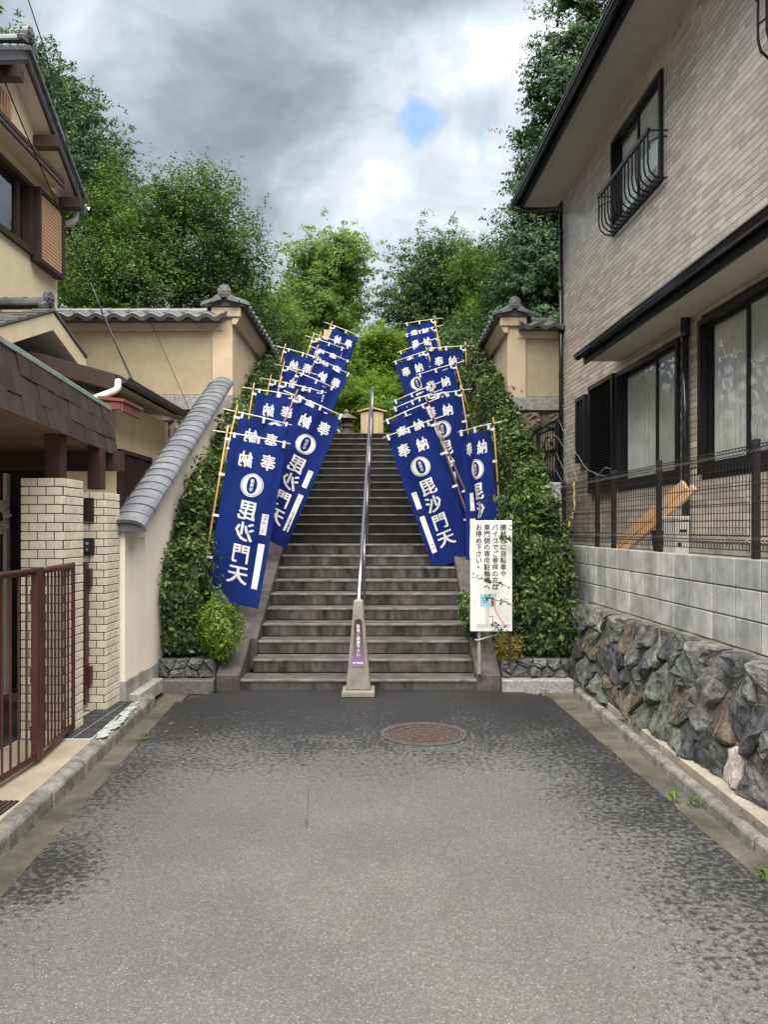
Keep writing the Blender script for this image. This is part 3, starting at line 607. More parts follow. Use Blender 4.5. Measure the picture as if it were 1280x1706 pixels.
arr = np.array(rest); n = len(arr); tx = RS.uniform(-.0013, .0013, (n, 1)); tz_ = RS.uniform(-.0004, .0004, (n, 1)); d0 = .004 + tx * np.array([[-1, 1, 1, -1]]) + tz_ * np.array([[-1, -1, 1, 1]])
def xs(a, b): return HB_ - .0433 * a - b
A0, A1, Z0 = arr[:, 0], arr[:, 1] , arr[:, 2]; Z1 = Z0 + .0595
fr = [np.stack([xs(a, d0[:, i]), a, z], 1) for i, (a, z) in enumerate(((A0, Z0), (A1, Z0), (A1, Z1), (A0, Z1)))]
bk = [np.stack([xs(a, -.008 + 0 * a), a, z], 1) for a, z in ((A0, Z0), (A1, Z0), (A1, Z1), (A0, Z1))]
VV = np.stack(fr + bk, 1).reshape(-1, 3); q = np.array([[0, 3, 2, 1], [0, 1, 5, 4], [1, 2, 6, 5], [2, 3, 7, 6], [3, 0, 4, 7]]); FQ = (np.arange(n)[:, None, None] * 8 + q[None]).reshape(-1, 4)
put('facade_tiling', np_mesh('facade_tiling', VV, FQ, MT['tile']), hs, None, 'stuff')
# eaves: soffit, fascia, roof, gutter, downpipe
YE = 12.55
MB().fbox(FH, YH0, YE, .001, .60, 6.88, 6.92).build('soffit', 'soffit', hs)
MB().fbox(FH, YH0, YE, .601, .64, 6.80, 7.04).build('fascia', 'black', hs)
MB().fbox(FH, YE + .001, YE + .04, -4, .64, 6.80, 7.04).build('end_fascia', 'black', hs)
MB().prism([FH(YH0, .66, 7.045), FH(YH0, -4, 8.6), FH(YH0, -4, 8.5), FH(YH0, .66, 6.95)], Vector(FH(YE + .1, 0, 0)) - Vector(FH(YH0, 0, 0))).build('roof', 'kawara', hs)
def gutter(F, y0, y1, b, z, r, name, parent, mat='bgloss'):
    mb = MB(); n = 8; out = [(b + r * math.cos(t), z - r * math.sin(t)) for t in np.linspace(0, math.pi, n)]; inn = [(b + (r - .006) * math.cos(t), z - (r - .006) * math.sin(t)) for t in np.linspace(math.pi, 0, n)]
    lip = [(b + r + .012, z), (b + r + .012, z + .014)]; prof = lip[::-1] + out + inn
    mb.loft([[F(y, q[0], q[1]) for q in prof] for y in (y0, y1)]); return mb.build(name, mat, parent, smooth=False)
gutter(FH, YH0, YE + .03, .705, 6.93, .06, 'eave_gutter', hs)
MB().tube([FH(YE - .12, .70, 6.87), FH(YE - .13, .70, 6.80), FH(YE - .2, .5, 6.74), FH(12.16, .06, 6.70), FH(12.16, .045, 6.6)], .032, 8).build('gutter_bend', 'bgloss', hs, smooth=True)
MB().tube([FH(12.16, .045, 6.61), FH(12.16, .045, 1.4)], .033, 10).build('downpipe', 'bgloss', hs, smooth=True)
for z in (2.6, 4.0, 5.4, 6.3): MB().tube([FH(12.16, .045, z), FH(12.16, .045, z + .05)], .038, 10).build('pipe_clip', 'bgloss', hs)
# pent canopy over the ground floor windows
MB().fbox(FH, YH0, 9.60, .006, .44, 3.70, 3.725).build('canopy_soffit', 'soffit', hs)
MB().prism([FH(YH0, .005, 3.99), FH(YH0, .47, 3.80), FH(YH0, .47, 3.726), FH(YH0, .005, 3.726)], Vector(FH(9.62, 0, 0)) - Vector(FH(YH0, 0, 0))).build('canopy_roof', 'bgloss', hs)
MB().fbox(FH, YH0, 9.60, .441, .47, 3.66, 3.725).build('canopy_fascia', 'black', hs)
gutter(FH, YH0, 9.65, .525, 3.77, .048, 'canopy_gutter', hs)
MB().tube([FH(7.62, .055, 3.70), FH(7.62, .055, 1.4)], .036, 10).build('downpipe', 'bgloss', hs, smooth=True)
MB().tube([FH(7.62, .055, 3.52), FH(7.62, .055, 3.699)], .046, 10).build('pipe_socket', 'bgloss', hs)
mb = MB(); mb.sphere(FH(10.28, .09, 4.05), .075, 14, 10); mb.build('vent_hood', 'steel', hs, smooth=True)
MB().tube([FH(10.28, .004, 4.05), FH(10.28, .06, 4.05)], .085, 14).build('vent_collar', 'steel', hs)
def window(F, y0, y1, z0, z1, ym, dirs, lab=None):
    fw = .055
    w = MB()
    for a0, a1, c0, c1 in ((y0, y0 + fw, z0, z1), (y1 - fw, y1, z0, z1), (y0 + fw, y1 - fw, z0, z0 + fw + .02), (y0 + fw, y1 - fw, z1 - fw, z1)): w.fbox(F, a0, a1, -.08, .045, c0, c1)
    o = w.build('window', 'black', hs, label=lab)
    for k, (a0, a1) in enumerate(((y0 + fw, ym), (ym, y1 - fw))):
        d = -.045 if k == dirs else -.012
        s = MB(); sw = .028
        for b0, b1, c0, c1 in ((a0, a0 + sw, z0 + fw + .02, z1 - fw), (a1 - sw, a1, z0 + fw + .02, z1 - fw), (a0 + sw, a1 - sw, z0 + fw + .02, z0 + fw + .06), (a0 + sw, a1 - sw, z1 - fw - .03, z1 - fw)): s.fbox(F, b0, b1, d - .012, d + .012, c0, c1)
        s.build('sash', 'black', o); MB().fbox(F, a0 + sw, a1 - sw, d - .002, d + .002, z0 + fw + .06, z1 - fw - .03).build('pane', 'glass', o)
        if k != dirs: MB().fbox(F, a0 + sw, a1 - sw, d - .022, d - .018, z0 + fw + .06, z1 - fw - .03).build('screen_pane', 'screen', o)
    mb = MB(); n = 90; rg = []
    for i in range(n + 1):
        y = y0 + fw + (y1 - y0 - 2 * fw) * i / n; b = -.105 + .02 * math.sin(i * 1.1) + .008 * math.sin(i * 2.7)
        rg.append([F(y, b, z0 + .05), F(y, b, z1 - .04)])
    k = len(rg); mb.add([p for r in rg for p in r], [(2 * i, 2 * i + 2, 2 * i + 3, 2 * i + 1) for i in range(n)]); mb.build('curtain', 'curtain', o, smooth=True)
    return o
window(FH, 6.05, 7.38, 2.12, 3.60, 6.55, 1, 'wide window by the right picture edge, black frame, lace curtain')
window(FH, 7.84, 9.68, 2.10, 3.56, 8.50, 1, 'window beside the black louvred shutter, lace curtain inside')
window(FH, 8.27, 9.86, 5.40, 6.58, 9.05, 1, 'upper window behind the black balcony grille')
window(FH, 5.0, 5.72, 5.15, 6.4, 5.3, 0)
MB().fbox(FH, YH0, YH1, -.6, -.35, 1.4, 6.8).build('room_shade', 'dark', hs)  # near-black panel paints the unlit rooms behind the curtains
# louvred shutter, narrow slit window
sh = MB()
for a0, a1, c0, c1 in ((9.72, 9.78, 2.08, 3.58), (10.66, 10.72, 2.08, 3.58), (9.78, 10.66, 2.08, 2.14), (9.78, 10.66, 3.52, 3.58)): sh.fbox(FH, a0, a1, .005, .07, c0, c1)
so = sh.build('shutter', 'black', hs); mb = MB()
for z in np.arange(2.15, 3.51, .036): mb.prism([FH(9.781, .015, z + .030), FH(9.781, .05, z), FH(9.781, .055, z + .006), FH(9.781, .02, z + .036)], Vector(FH(10.659, 0, 0)) - Vector(FH(9.781, 0, 0)))
mb.build('louvre', 'black', so, kind='stuff'); MB().fbox(FH, 9.781, 10.659, .005, .013, 2.15, 3.52).build('back_panel', 'black', so)
sl = MB()
for a0, a1, c0, c1 in ((10.80, 10.86, 2.55, 3.50), (11.16, 11.22, 2.55, 3.50), (10.86, 11.16, 2.55, 2.61), (10.86, 11.16, 3.44, 3.50)): sl.fbox(FH, a0, a1, .005, .10, c0, c1)
so = sl.build('slit_window', 'black', hs); MB().fbox(FH, 10.86, 11.16, .02, .026, 2.61, 3.44).build('pane', 'glass_d', so)
MB().fbox(FH, 10.99, 11.03, .03, .09, 2.61, 3.44).build('mullion', 'black', so)
# balcony grille: bellied bars under a flat handrail
def grille(y0, y1, zb, zt, dep):
    MB().fbox(FH, y0 - .02, y1 + .02, dep - .015, dep + .015, zt, zt + .05).build('balcony_rail', 'black', hs)
    y = y0
    for i in range(round((y1 - y0) / .115) + 1):
        y = y0 + i * (y1 - y0) / round((y1 - y0) / .115)
        MB().tube([FH(y, dep, zt), FH(y, dep, zb + .16), FH(y, dep - .02, zb + .07), FH(y, dep - .08, zb + .015), FH(y, dep - .16, zb), FH(y, .05, zb)], .011, 6).build('balcony_bar', 'black', hs)
    for b in (.05, dep - .17): MB().fbox(FH, y0 - .01, y1 + .01, b - .01, b + .01, zb - .012, zb + .006).build('balcony_foot', 'black', hs)
    for y in (y0 - .012, y1 + .012):
        MB().tube([FH(y, .0, zt + .025), FH(y, dep, zt + .025)], .009, 6).build('balcony_bracket', 'black', hs)
        MB().tube([FH(y, .0, zt - .04), FH(y, .08, zt - .04), FH(y, .2, zt - .1), FH(y, dep - .01, zt - .18)], .008, 6).build('balcony_bracket', 'black', hs)
        MB().tube([FH(y, .0, zb), FH(y, .06, zb)], .009, 6).build('balcony_bracket', 'black', hs)
grille(8.18, 9.80, 5.36, 5.84, .21)
grille(4.95, 5.80, 5.16, 5.62, .30)
# things behind the mesh fence
pk = thing('plank', 'new orange brown plank leaning diagonally behind the mesh fence', 'plank', (2.9, 6.6, 1.4))
a, b = P(1030, 918, 7.4), P(1160, 803, 6.35)
d = (b - a).normalized(); u = Vector((-.15, .55, .75)); u = (u - d * u.dot(d)).normalized(); w = d.cross(u) * .035
for s0, s1, ln in ((-.085, -.012, 1.), (-.010, .085, .93)):
    MB().prism([a + u * s0, a + d * ((b - a).length * ln) + u * s0, a + d * ((b - a).length * (ln - .02)) + u * s1, a + d * .04 + u * s1], w).build('board', 'wood', pk, bev=.004)
hb = thing('water_heater', 'white metal heater box standing behind the mesh fence', 'water heater', (2.95, 6.5, 1.4))
FX = FR(2.98)
MB().fbox(FX, 6.35, 6.62, .155, .27, 1.38, 1.66).build('casing', 'boxm', hb, bev=.01)
MB().fbox(FX, 6.345, 6.625, .15, .275, 1.668, 1.70).build('lid', 'boxm', hb, bev=.006)
MB().box(2.46, 2.52, 6.338, 6.344, 1.57, 1.59).build('handle_slot', 'black', hb); MB().box(2.45, 2.475, 6.338, 6.344, 1.45, 1.48).build('vent_slot', 'black', hb)
bk_ = thing('bucket', 'small black bucket beside the heater box behind the fence', 'bucket', (2.56, 6.95, 1.4))
bc = Vector(FX(6.98, .12, 1.38)); MB().loft([[bc + Vector((r * math.cos(t), r * math.sin(t), z)) for t in np.arange(0, 6.28, .42)] for r, z in ((.085, 0), (.11, .2), (.10, .2), (.08, .03))]).build('pail', 'black', bk_)
MB().tube([bc + Vector((.11 * math.cos(t), 0, .2 + .06 * math.sin(t))) for t in np.arange(0, 3.2, .4)], .004, 5).build('handle', 'steel', bk_)
# black wrought fence piece on a masonry stub behind the hedge, ropes tied to the mesh fence
sfc = thing('railing', 'black steel railing panel on a grey masonry stub behind the right hedge', 'railing', (2.3, 10.6, 2.0))
A_, B_ = P(897, 790, 11.6), P(930, 795, 10.8)
A_t, B_t = P(897, 716, 11.6), P(931, 698, 10.8)
MB().tube([A_ - Vector((0, 0, .3)), A_t], .028, 4).build('post', 'black', sfc); MB().tube([B_ - Vector((0, 0, .3)), B_t], .045, 4).build('post', 'black', sfc)
for f in (0, .12, 1): MB().tube([B_.lerp(B_t, 1 - f), A_.lerp(A_t, 1 - f)], .014, 4).build('rail', 'black', sfc)
ext = P(872, 745, 12.1); MB().tube([A_t, ext], .012, 4).build('rail', 'black', sfc)
for i in range(1, 8): MB().tube([A_.lerp(B_, i / 8), A_t.lerp(B_t, i / 8)], .006, 4).build('bar', 'black', sfc)
for cpt, r in ((A_.lerp(B_t, .5), .16), (A_.lerp(B_, .5).lerp(A_t.lerp(B_t, .5), .25), .12)):
    MB().tube([cpt + Vector(((B_ - A_).x * math.cos(t) * r * 1.2, (B_ - A_).y * math.cos(t) * r * 1.2, math.sin(t) * r)) for t in np.arange(0, 4.8, .4)], .012, 5).build('scroll', 'black', sfc)
c0 = P(920, 880, 10.5); MB().box(c0.x - .17, c0.x + .1, 10.3, 10.7, .8, P(0, 805, 10.5).z).build('masonry_stub', 'block', sfc, bev=.015)
kn = Vector(FF(7.55, .05, 2.13))
def twist(name, lab, pts, mat='rope', r=.0038):
    pts = [Vector(p) for p in pts]; full = []
    for p, q in zip(pts[:-1], pts[1:]):
        n = max(3, int((q - p).length / .06)); full += [p.lerp(q, i / n) + Vector((random.uniform(-1, 1), random.uniform(-1, 1), random.uniform(-1, 1))) * .006 for i in range(n)]
    full.append(pts[-1]); return tag(MB().tube(full, r, 5).build(name, mat), lab, 'rope')
twist('rope', 'uppermost pale rope stretched from the black railing to a knot on the mesh fence', [B_t, P(947, 735, 9.6), P(980, 783, 8.5), kn, kn + Vector((.05, -.25, -.05)), kn + Vector((0, -.4, .03)), kn + Vector((.02, -.2, .06)), kn])
twist('rope', 'pale rope below the knotted one, down to the fence top near the shutter', [P(927, 725, 10.8), P(950, 760, 9.7), Vector(FF(8.3, .03, 2.11))])
twist('rope', 'short pale rope from the black railing, lower middle', [P(927, 754, 10.8), P(940, 783, 10.1), Vector(FF(8.65, .03, 2.11))])
twist('rope', 'lowest and shortest pale rope near the masonry stub', [P(927, 783, 10.8), P(938, 803, 10.1), Vector(FF(8.85, .03, 2.10))])
twist('rope', 'yellow and black plastic rope hanging from the mesh fence into the hedge', [Vector(FF(8.35, .05, 2.1)), P(957, 853, 8.2), P(948, 876, 8.1), P(931, 893, 7.9)], 'yrope', .011)
# ------------------------------------------------------------ left: white wall with a sloping tiled coping
ww = thing('garden_wall', 'white stucco wall with a stepped silver tile coping that climbs beside the left hedge', 'wall', (-2.34, 8.5, 0))
zt = lambda y: 1.60 + .49 * (y - 6.64)
mb = MB(); hole = (7.07, 7.19, 1.38, 1.52)
for a, b, c, d in ((6.64, hole[0], .27, None), (hole[1], 10.75, .27, None), (hole[0], hole[1], .27, hole[2]), (hole[0], hole[1], hole[3], None)):
    mb.prism([(-2.42, a, c), (-2.42, b, c), (-2.42, b, d or zt(b)), (-2.42, a, d or zt(a))], (.16, 0, 0))
mb.build('wall_body', 'white', ww)
MB().box(-2.425, -2.25, 6.62, 7.75, .0, .27).build('plinth', 'plinth', ww, bev=.01)
MB().box(-2.255, -2.16, 6.72, 7.44, .0, .14).build('footing_block', 'plinth', ww, bev=.01)
MB().box(-2.41, -2.35, hole[0] + .001, hole[1] - .001, hole[2] + .001, hole[3] - .001).build('vent_back', 'plaster_shaded', ww)  # darker plaster paints the shade inside the niche
def barrel(w, h, l, th=.018, lip=.012, n=10):    # saddle tile: lower end at y=0, rises towards y=l
    mb = MB(); rg = []
    for y, e in ((0, lip), (.02, lip), (.022, 0), (l, -.006)):
        top = [(-w / 2 * math.cos(math.pi * i / n) * (1 + e), y, h * math.sin(math.pi * i / n) ** .8 + e) for i in range(n + 1)]
        bot = [(x * .92, y, z - th - e) for x, y, z in reversed(top)]
        rg.append(top + bot)
    return mb.loft(rg)
bt = barrel(.32, .095, .20).mesh('coping_tile', 'kawara_l'); ang = math.atan(.49); y = 6.58
while y < 10.7:
    M = Matrix.Translation((-2.225 - .016 * (y - 6.6) + random.uniform(-.003, .003), y, zt(y) + .012)) @ Matrix.Rotation(ang + R(2.5), 4, 'X') @ Matrix.Rotation(R(random.uniform(-1, 1)), 4, 'Y')
    put('coping_tile', bt, ww, M); y += .153
MB().prism([(-2.225 + .165 * math.cos(t), 6.575, 1.565 + .125 * math.sin(t) ** .8 if math.sin(t) > 0 else 1.565) for t in np.linspace(0, math.pi, 12)], (0, .03, .012)).build('end_tile', 'kawara', ww, bev=.006)
MB().prism([(-2.295 + .165 * math.cos(t), 10.78, zt(10.75) + .0 + .13 * max(0, math.sin(t))) for t in np.linspace(0, math.pi, 12)], (0, .03, .012)).build('end_tile', 'kawara', ww, bev=.006)
# ------------------------------------------------------------ temple walls at the head of the hedges
def pantile(w, l, n=8):
    mb = MB(); rg = []
    for y, th, dz in ((-.014, .062, -.01), (0, .062, 0), (.004, .024, 0), (l, .022, .0)):
        top = [(w * i / n, y, .026 * math.cos(2 * math.pi * i / n) + dz) for i in range(n + 1)]
        rg.append(top + [(x, y, z - th) for x, y, z in reversed(top)])
    return mb.loft(rg)
PT = pantile(.262, .34).mesh('roof_tile', 'kawara'); RT = barrel(.20, .085, .30, .02, .006).mesh('ridge_tile', 'kawara')
EA = MB(); EA.prism([(.10 * math.cos(t), 0, .10 * math.sin(t)) for t in np.linspace(0, 6.28, 21)[:-1]], (0, .07, 0)); EAm = EA
def oni(parent, M, name='ridge_end_tile', sc=1.):
    mb = MB(); c = lambda r, y0, y1, n=20: mb.prism([(r * math.cos(t), y0, r * math.sin(t)) for t in np.linspace(0, 2 * math.pi, n + 1)[:-1]], (0, y1 - y0, 0))
    c(.115, 0, .08); c(.075, -.02, 0.01); c(.03, -.035, -.01, 10)
    for s in (-1, 1): mb.prism([(s * .05, .01, -.08), (s * .13, .01, -.06), (s * .21, .01, -.12), (s * .27, .01, -.15), (s * .25, .01, -.20), (s * .05, .01, -.15)], (0, .07, 0))
    for k in range(8):
        t = 2 * math.pi * k / 8; mb.sphere((.092 * math.cos(t), -.006, .092 * math.sin(t)), .016, 6, 4)
    return put(name, mb.mesh(name, 'kawara', .004), parent, M @ Matrix.Scale(sc, 4))
def temple_wall(side, Y0, xi, xo, xe, lab, zb, zw):
    # side -1 left, +1 right; xi inner face (towards the steps), xo where the cross wall starts, xe far end of the cross wall
    t = thing('temple_wall', lab, 'temple wall', ((xi + xe) / 2, Y0, zb))
    s = side; X = lambda a, b: (min(a, b), max(a, b))
    yend = 17.2
    x0, x1 = X(xi, xi + s * .30); MB().box(x0, x1, Y0, yend, zw - .02, zw + 1.12).build('wall_body', 'plaster', t, bev=.01)
    x0, x1 = X(xo, xe); MB().box(x0, x1, Y0 + .03, Y0 + .3, zw, zw + .93).build('wall_body', 'plaster_shaded', t)  # recessed wall: its shade is painted in as darker plaster
    MB().box(x0, x1, Y0 - .015, Y0 + .3, zw + .932, zw + 1.05).build('cornice_beam', 'plaster', t, bev=.008)
    x0, x1 = X(xi - s * .02, xe); MB().box(x0, x1, Y0 - .05, Y0 + .34, zw - .235, zw - .021).build('granite_course', 'granite', t, bev=.008)
    x0, x1 = X(xi + .0, xe)
    MB().box(x0, x1, Y0 + .05, Y0 + .36, zb - 2.4, zw - .237).build('rubble_backing', 'mortar', t)
    for poly in cells(x0 + .02, x1, zw - 1.55, zw - .24, .46, .33, .2): stone('foundation_stone', 'rockb', t, poly, FY(Y0 + .05), .06, .014, .03, .09)
    # corbelled head of the pier and the tiled roof along the steps
    x0, x1 = X(xi - s * .13, xi + s * .30); ze = zw + 1.12
    MB().box(x0, x1, Y0 - .06, yend, ze + .002, ze + .15).build('corbel', 'plaster', t, bev=.01)
    pts = [(xi - s * .06, ze - .10), (xi - s * .001, ze - .10), (xi - s * .001, ze), (xi - s * .115, ze)]
    MB().prism([(x, Y0 - .03, z) for x, z in pts], (0, yend - Y0, 0)).build('cornice', 'plaster', t)
    rx = xi + s * .085
    MB().prism([(rx - s * .30, Y0 - .09, ze + .152), (rx, Y0 - .09, ze + .262), (rx + s * .30, Y0 - .09, ze + .152)], (0, yend - Y0, 0)).build('roof_bed', 'kawara', t)
    y = Y0 - .10
    sl = math.atan2(.11, .30)
    while y < yend - .3:
        M = Matrix.Translation((rx - s * .335, y + (0 if s < 0 else .262), ze + .185)) @ Matrix.Rotation(R(90 if s < 0 else -90), 4, 'Z') @ Matrix.Rotation(sl, 4, 'X')
        put('roof_tile', PT, t, M); y += .264
    y = Y0 - .12
    while y < yend - .3: put('ridge_tile', RT, t, Matrix.Translation((rx, y, ze + .285))); y += .27
    oni(t, Matrix.Translation((rx, Y0 - .19, ze + .34)), sc=.82)
    MB().prism([(rx - s * .37, Y0 - .12, ze + .145), (rx - s * .34, Y0 - .12, ze + .205), (rx, Y0 - .12, ze + .32), (rx + s * .34, Y0 - .12, ze + .205), (rx + s * .37, Y0 - .12, ze + .145), (rx, Y0 - .12, ze + .25)], (0, .045, 0)).build('gable_tile', 'kawara', t, bev=.005)
    # tiled roof over the cross wall
    x0, x1 = X(xo + s * .01, xe); zc = zw + 1.05
    MB().prism([(x0, Y0 - .20, zc + .002), (x0, Y0 + .16, zc + .135), (x0, Y0 + .5, zc + .002)], (x1 - x0, 0, 0)).build('roof_bed', 'kawara', t)
    x = x0; 
    while x < x1 - .1:
        put('roof_tile', PT, t, Matrix.Translation((x, Y0 - .25, zc + .06)) @ Matrix.Rotation(math.atan2(.133, .36), 4, 'X')); x += .264
    x = x0 - .02
    while x < x1 - .2:
        put('ridge_tile', RT, t, Matrix.Translation((x + .15, Y0 + .14, zc + .165)) @ Matrix.Rotation(R(90), 4, 'Z') @ Matrix.Translation((0, -.15, 0))); x += .29
    return t
temple_wall(-1, 11.2, -2.23, -2.37, -5.2, 'ochre temple wall with a tiled coping left of the steps, behind the cream house', 2.0, 3.57)
temple_wall(1, 12.3, 2.0, 2.16, 2.84, 'short ochre temple wall with a tiled coping between right hedge and tiled house', 2.2, 3.73)
# ------------------------------------------------------------ left house
lh = thing('house', 'cream stucco house with a tiled gable roof and brown window frame', 'house', (-5, 8, 0))
XW = -4.29; FW_ = FL(XW)
holes_wall(MB(), FW_, 3, 10, .08, 5.9, -.2, 0, [(7.2, 9.22, 4.9, 5.75)]).build('wall', 'cream', lh)
MB().box(-9, XW - .2, 9.8, 10, .08, 6.0).build('rear_wall', 'cream', lh)
MB().prism([FW_(a, .001, c) for a, c in ((6.6, 5.901), (9.995, 5.901), (9.995, 5.98), (8.5, 6.82), (7.0, 5.98))], (.06, 0, 0)).build('gable_wall', 'cream', lh)
MB().prism([FW_(6.6, .0005, 5.9), FW_(6.6, .24, 5.87), FW_(6.6, .24, 5.99), FW_(6.6, .0615, 6.03), FW_(6.6, .0615, 5.9005)], Vector((0, 3.0, 0))).build('window_hood', 'cream', lh)
MB().fbox(FW_, 6.6, 9.62, .2405, .262, 5.875, 5.905).build('trim_band', 'dbrown', lh); MB().fbox(FW_, 6.6, 9.62, .2405, .258, 5.945, 5.995).build('trim_band', 'dbrown', lh)
RY, RZ, SLP = 8.55, 6.98, .63
zr = lambda y: RZ - SLP * abs(y - RY)
for sg in (1, -1):
    ye = RY + sg * 1.58
    MB().prism([(-9, RY, RZ - .12), (-9, ye, zr(ye) - .12), (-9, ye, zr(ye)), (-9, RY, RZ)], (5.0, 0, 0)).build('roof', 'kawara', lh)
    MB().prism([(-9, RY, RZ - .15), (-9, ye, zr(ye) - .15), (-9, ye, zr(ye) - .122), (-9, RY, RZ - .122)], (4.96, 0, 0)).build('soffit', 'soffit', lh)
    MB().prism([(-4.035, RY, RZ - .17), (-4.035, ye, zr(ye) - .17), (-4.035, ye, zr(ye) - .005), (-4.035, RY, RZ - .005)], (.03, 0, 0)).build('verge_board', 'dbrown', lh)
    k = 0; n = 9
    for k in range(n):
        a, b = RY + sg * 1.6 * k / n, RY + sg * 1.6 * (k + 1) / n
        MB().prism([(-4.02, a, zr(a) - .02), (-4.02, b, zr(b) - .02), (-4.02, b, zr(b) + .055), (-4.02, a, zr(a) + .035)], (.06, 0, 0)).build('verge_tile', 'kawara', lh, bev=.008)
        MB().prism([(-9, a, zr(a) + .002), (-9, b, zr(b) + .002), (-9, b, zr(b) + .045), (-9, a, zr(a) + .02)], (4.97, 0, 0)).build('tile_course', 'kawara', lh)
for k in range(6): put('ridge_tile', RT, lh, Matrix.Translation((-4.0 - .3 * k, RY, RZ + .06)) @ Matrix.Rotation(R(90), 4, 'Z'))
oni(lh, Matrix.Translation((-3.96, RY, RZ + .15)) @ Matrix.Rotation(R(90), 4, 'Z'), sc=.8)
for yy, zz in ((8.25, 6.52), (9.22, 6.26), (9.93, 5.82)): MB().box(-4.22, -3.93, yy - .065, yy + .065, zz - .07, zz + .07).build('purlin', 'dbrown', lh, bev=.006)
MB().fbox(FW_, 7.6, 8.6, .062, .085, 6.2, 6.44).build('gable_vent', 'tan', lh)
for k in range(16): MB().fbox(FW_, 7.62 + k * .06, 7.65 + k * .06, .086, .098, 6.215, 6.425).build('vent_slat', 'tan', lh)
gutter(lambda a, b, c: (a, RY + 1.55 + b, c), -9, -3.95, .07, 5.90, .055, 'eave_gutter', lh, 'pvc')
MB().tube([(-4.12, 10.2, 5.84), (-4.12, 10.18, 5.72), (-4.2, 10.08, 5.62), (-4.35, 10.06, 5.6)], .04, 8).build('gutter_bend', 'pvc', lh, smooth=True)
# its upper window and slatted shutter box
wn = MB()
for a0, a1, c0, c1 in ((9.14, 9.22, 4.9, 5.75), (7.2, 9.14, 4.9, 4.97), (7.2, 9.14, 5.69, 5.75), (7.2, 7.26, 4.97, 5.69)): wn.fbox(FW_, a0, a1, -.1, .05, c0, c1)
wo = wn.build('window', 'dbrown', lh); MB().fbox(FW_, 8.93, 9.02, -.05, -.02, 4.97, 5.69).build('sash', 'dbrown', wo); MB().fbox(FW_, 7.26, 9.14, -.06, -.05, 4.97, 5.69).build('pane', 'glass_d', wo); MB().fbox(FW_, 7.26, 9.14, -.19, -.15, 4.97, 5.69).build('room_shade', 'dark', wo)  # last panel: unlit room painted as near-black colour
tb = MB()
for a0, a1, c0, c1 in ((9.23, 9.28, 4.84, 5.74), (9.90, 9.95, 4.84, 5.74), (9.28, 9.90, 4.84, 4.89), (9.28, 9.90, 5.69, 5.74)): tb.fbox(FW_, a0, a1, .001, .12, c0, c1)
to = tb.build('shutter_box', 'dbrown', lh); MB().fbox(FW_, 9.28, 9.90, .001, .08, 4.89, 5.69).build('backing', 'dbrown', to); mb = MB()
for k in range(18): mb.fbox(FW_, 9.281, 9.899, .081, .10, 4.90 + k * .044, 4.932 + k * .044)
mb.build('slats', 'tan', to, kind='stuff')
# lower gable over the side entrance
AY, AZ, LX = 8.42, 3.99, -3.70
pr = lambda y: AZ - (.33 if y > AY else .40) * abs(y - AY)
for a, b in ((AY, 9.36), (AY, 6.9)):
    MB().prism([(XW, a, pr(a) - .07), (XW, b, pr(b) - .07), (XW, b, pr(b)), (XW, a, pr(a))], (LX - XW, 0, 0)).build('porch_gable_roof', 'kawara', lh)
    MB().prism([(LX, a, pr(a) - .20), (LX, b, pr(b) - .20), (LX, b, pr(b) - .01), (LX, a, pr(a) - .01)], (.04, 0, 0)).build('barge_board', 'cream', lh)
    MB().prism([(XW, a, pr(a) - .19), (XW, b, pr(b) - .19), (XW, b, pr(b) - .072), (XW, a, pr(a) - .072)], (LX - XW - .001, 0, 0)).build('porch_soffit', 'soffit', lh)
    n = 7
    for k in range(n):
        p, q = a + (b - a) * k / n, a + (b - a) * (k + 1) / n
        MB().prism([(LX - .10, p, pr(p) + .001), (LX - .10, q, pr(q) + .001), (LX - .10, q, pr(q) + .06), (LX - .10, p, pr(p) + .035)], (.16, 0, 0)).build('verge_tile', 'kawara', lh, bev=.008)
for k in range(3): put('ridge_tile', RT, lh, Matrix.Translation((LX - .02 - .22 * k, AY, AZ + .07)) @ Matrix.Rotation(R(90), 4, 'Z'))
oni(lh, Matrix.Translation((LX + .02, AY, AZ + .14)) @ Matrix.Rotation(R(90), 4, 'Z'), sc=.75)
# lean-to at the back with dark sheet roof, lattice window, gutter and pipe
XA = -3.1
MB().box(-4.28, XA, 8.8, 10.9, .08, 3.1).build('annex_wall', 'cream', lh)
MB().prism([(-2.8, 8.05, 3.22), (-4.28, 8.05, 3.62), (-4.28, 8.05, 3.56), (-2.8, 8.05, 3.16)], (0, 2.75, 0)).build('annex_roof', 'sheet', lh)
MB().prism([(-2.82, 8.01, 3.21), (-4.28, 8.01, 3.61), (-4.28, 8.01, 3.45), (-2.82, 8.01, 3.05)], (0, .035, 0)).build('annex_verge', 'dbrown', lh)
MB().prism([(-2.86, 8.07, 3.15), (-4.2, 8.07, 3.50), (-4.2, 8.07, 3.48), (-2.86, 8.07, 3.12)], (0, 2.7, 0)).build('annex_soffit', 'soffit', lh)
gutter(lambda a, b, c: (-2.79 + b, a, c), 8.0, 10.85, .05, 3.17, .05, 'annex_gutter', lh, 'sheet')
MB().tube([(-2.80, 8.02, 3.15), (-2.78, 7.95, 3.06), (-2.80, 7.9, 3.02), (-2.98, 7.6, 2.86), (-3.05, 7.5, 2.80)], .035, 8).build('drain_pipe', 'pvc', lh, smooth=True)
MB().prism([(-2.62, 7.68, 2.905), (-3.6, 7.68, 3.01), (-3.6, 7.68, 2.98), (-2.62, 7.68, 2.875)], (0, .6, 0)).build('red_awning', 'red', lh)
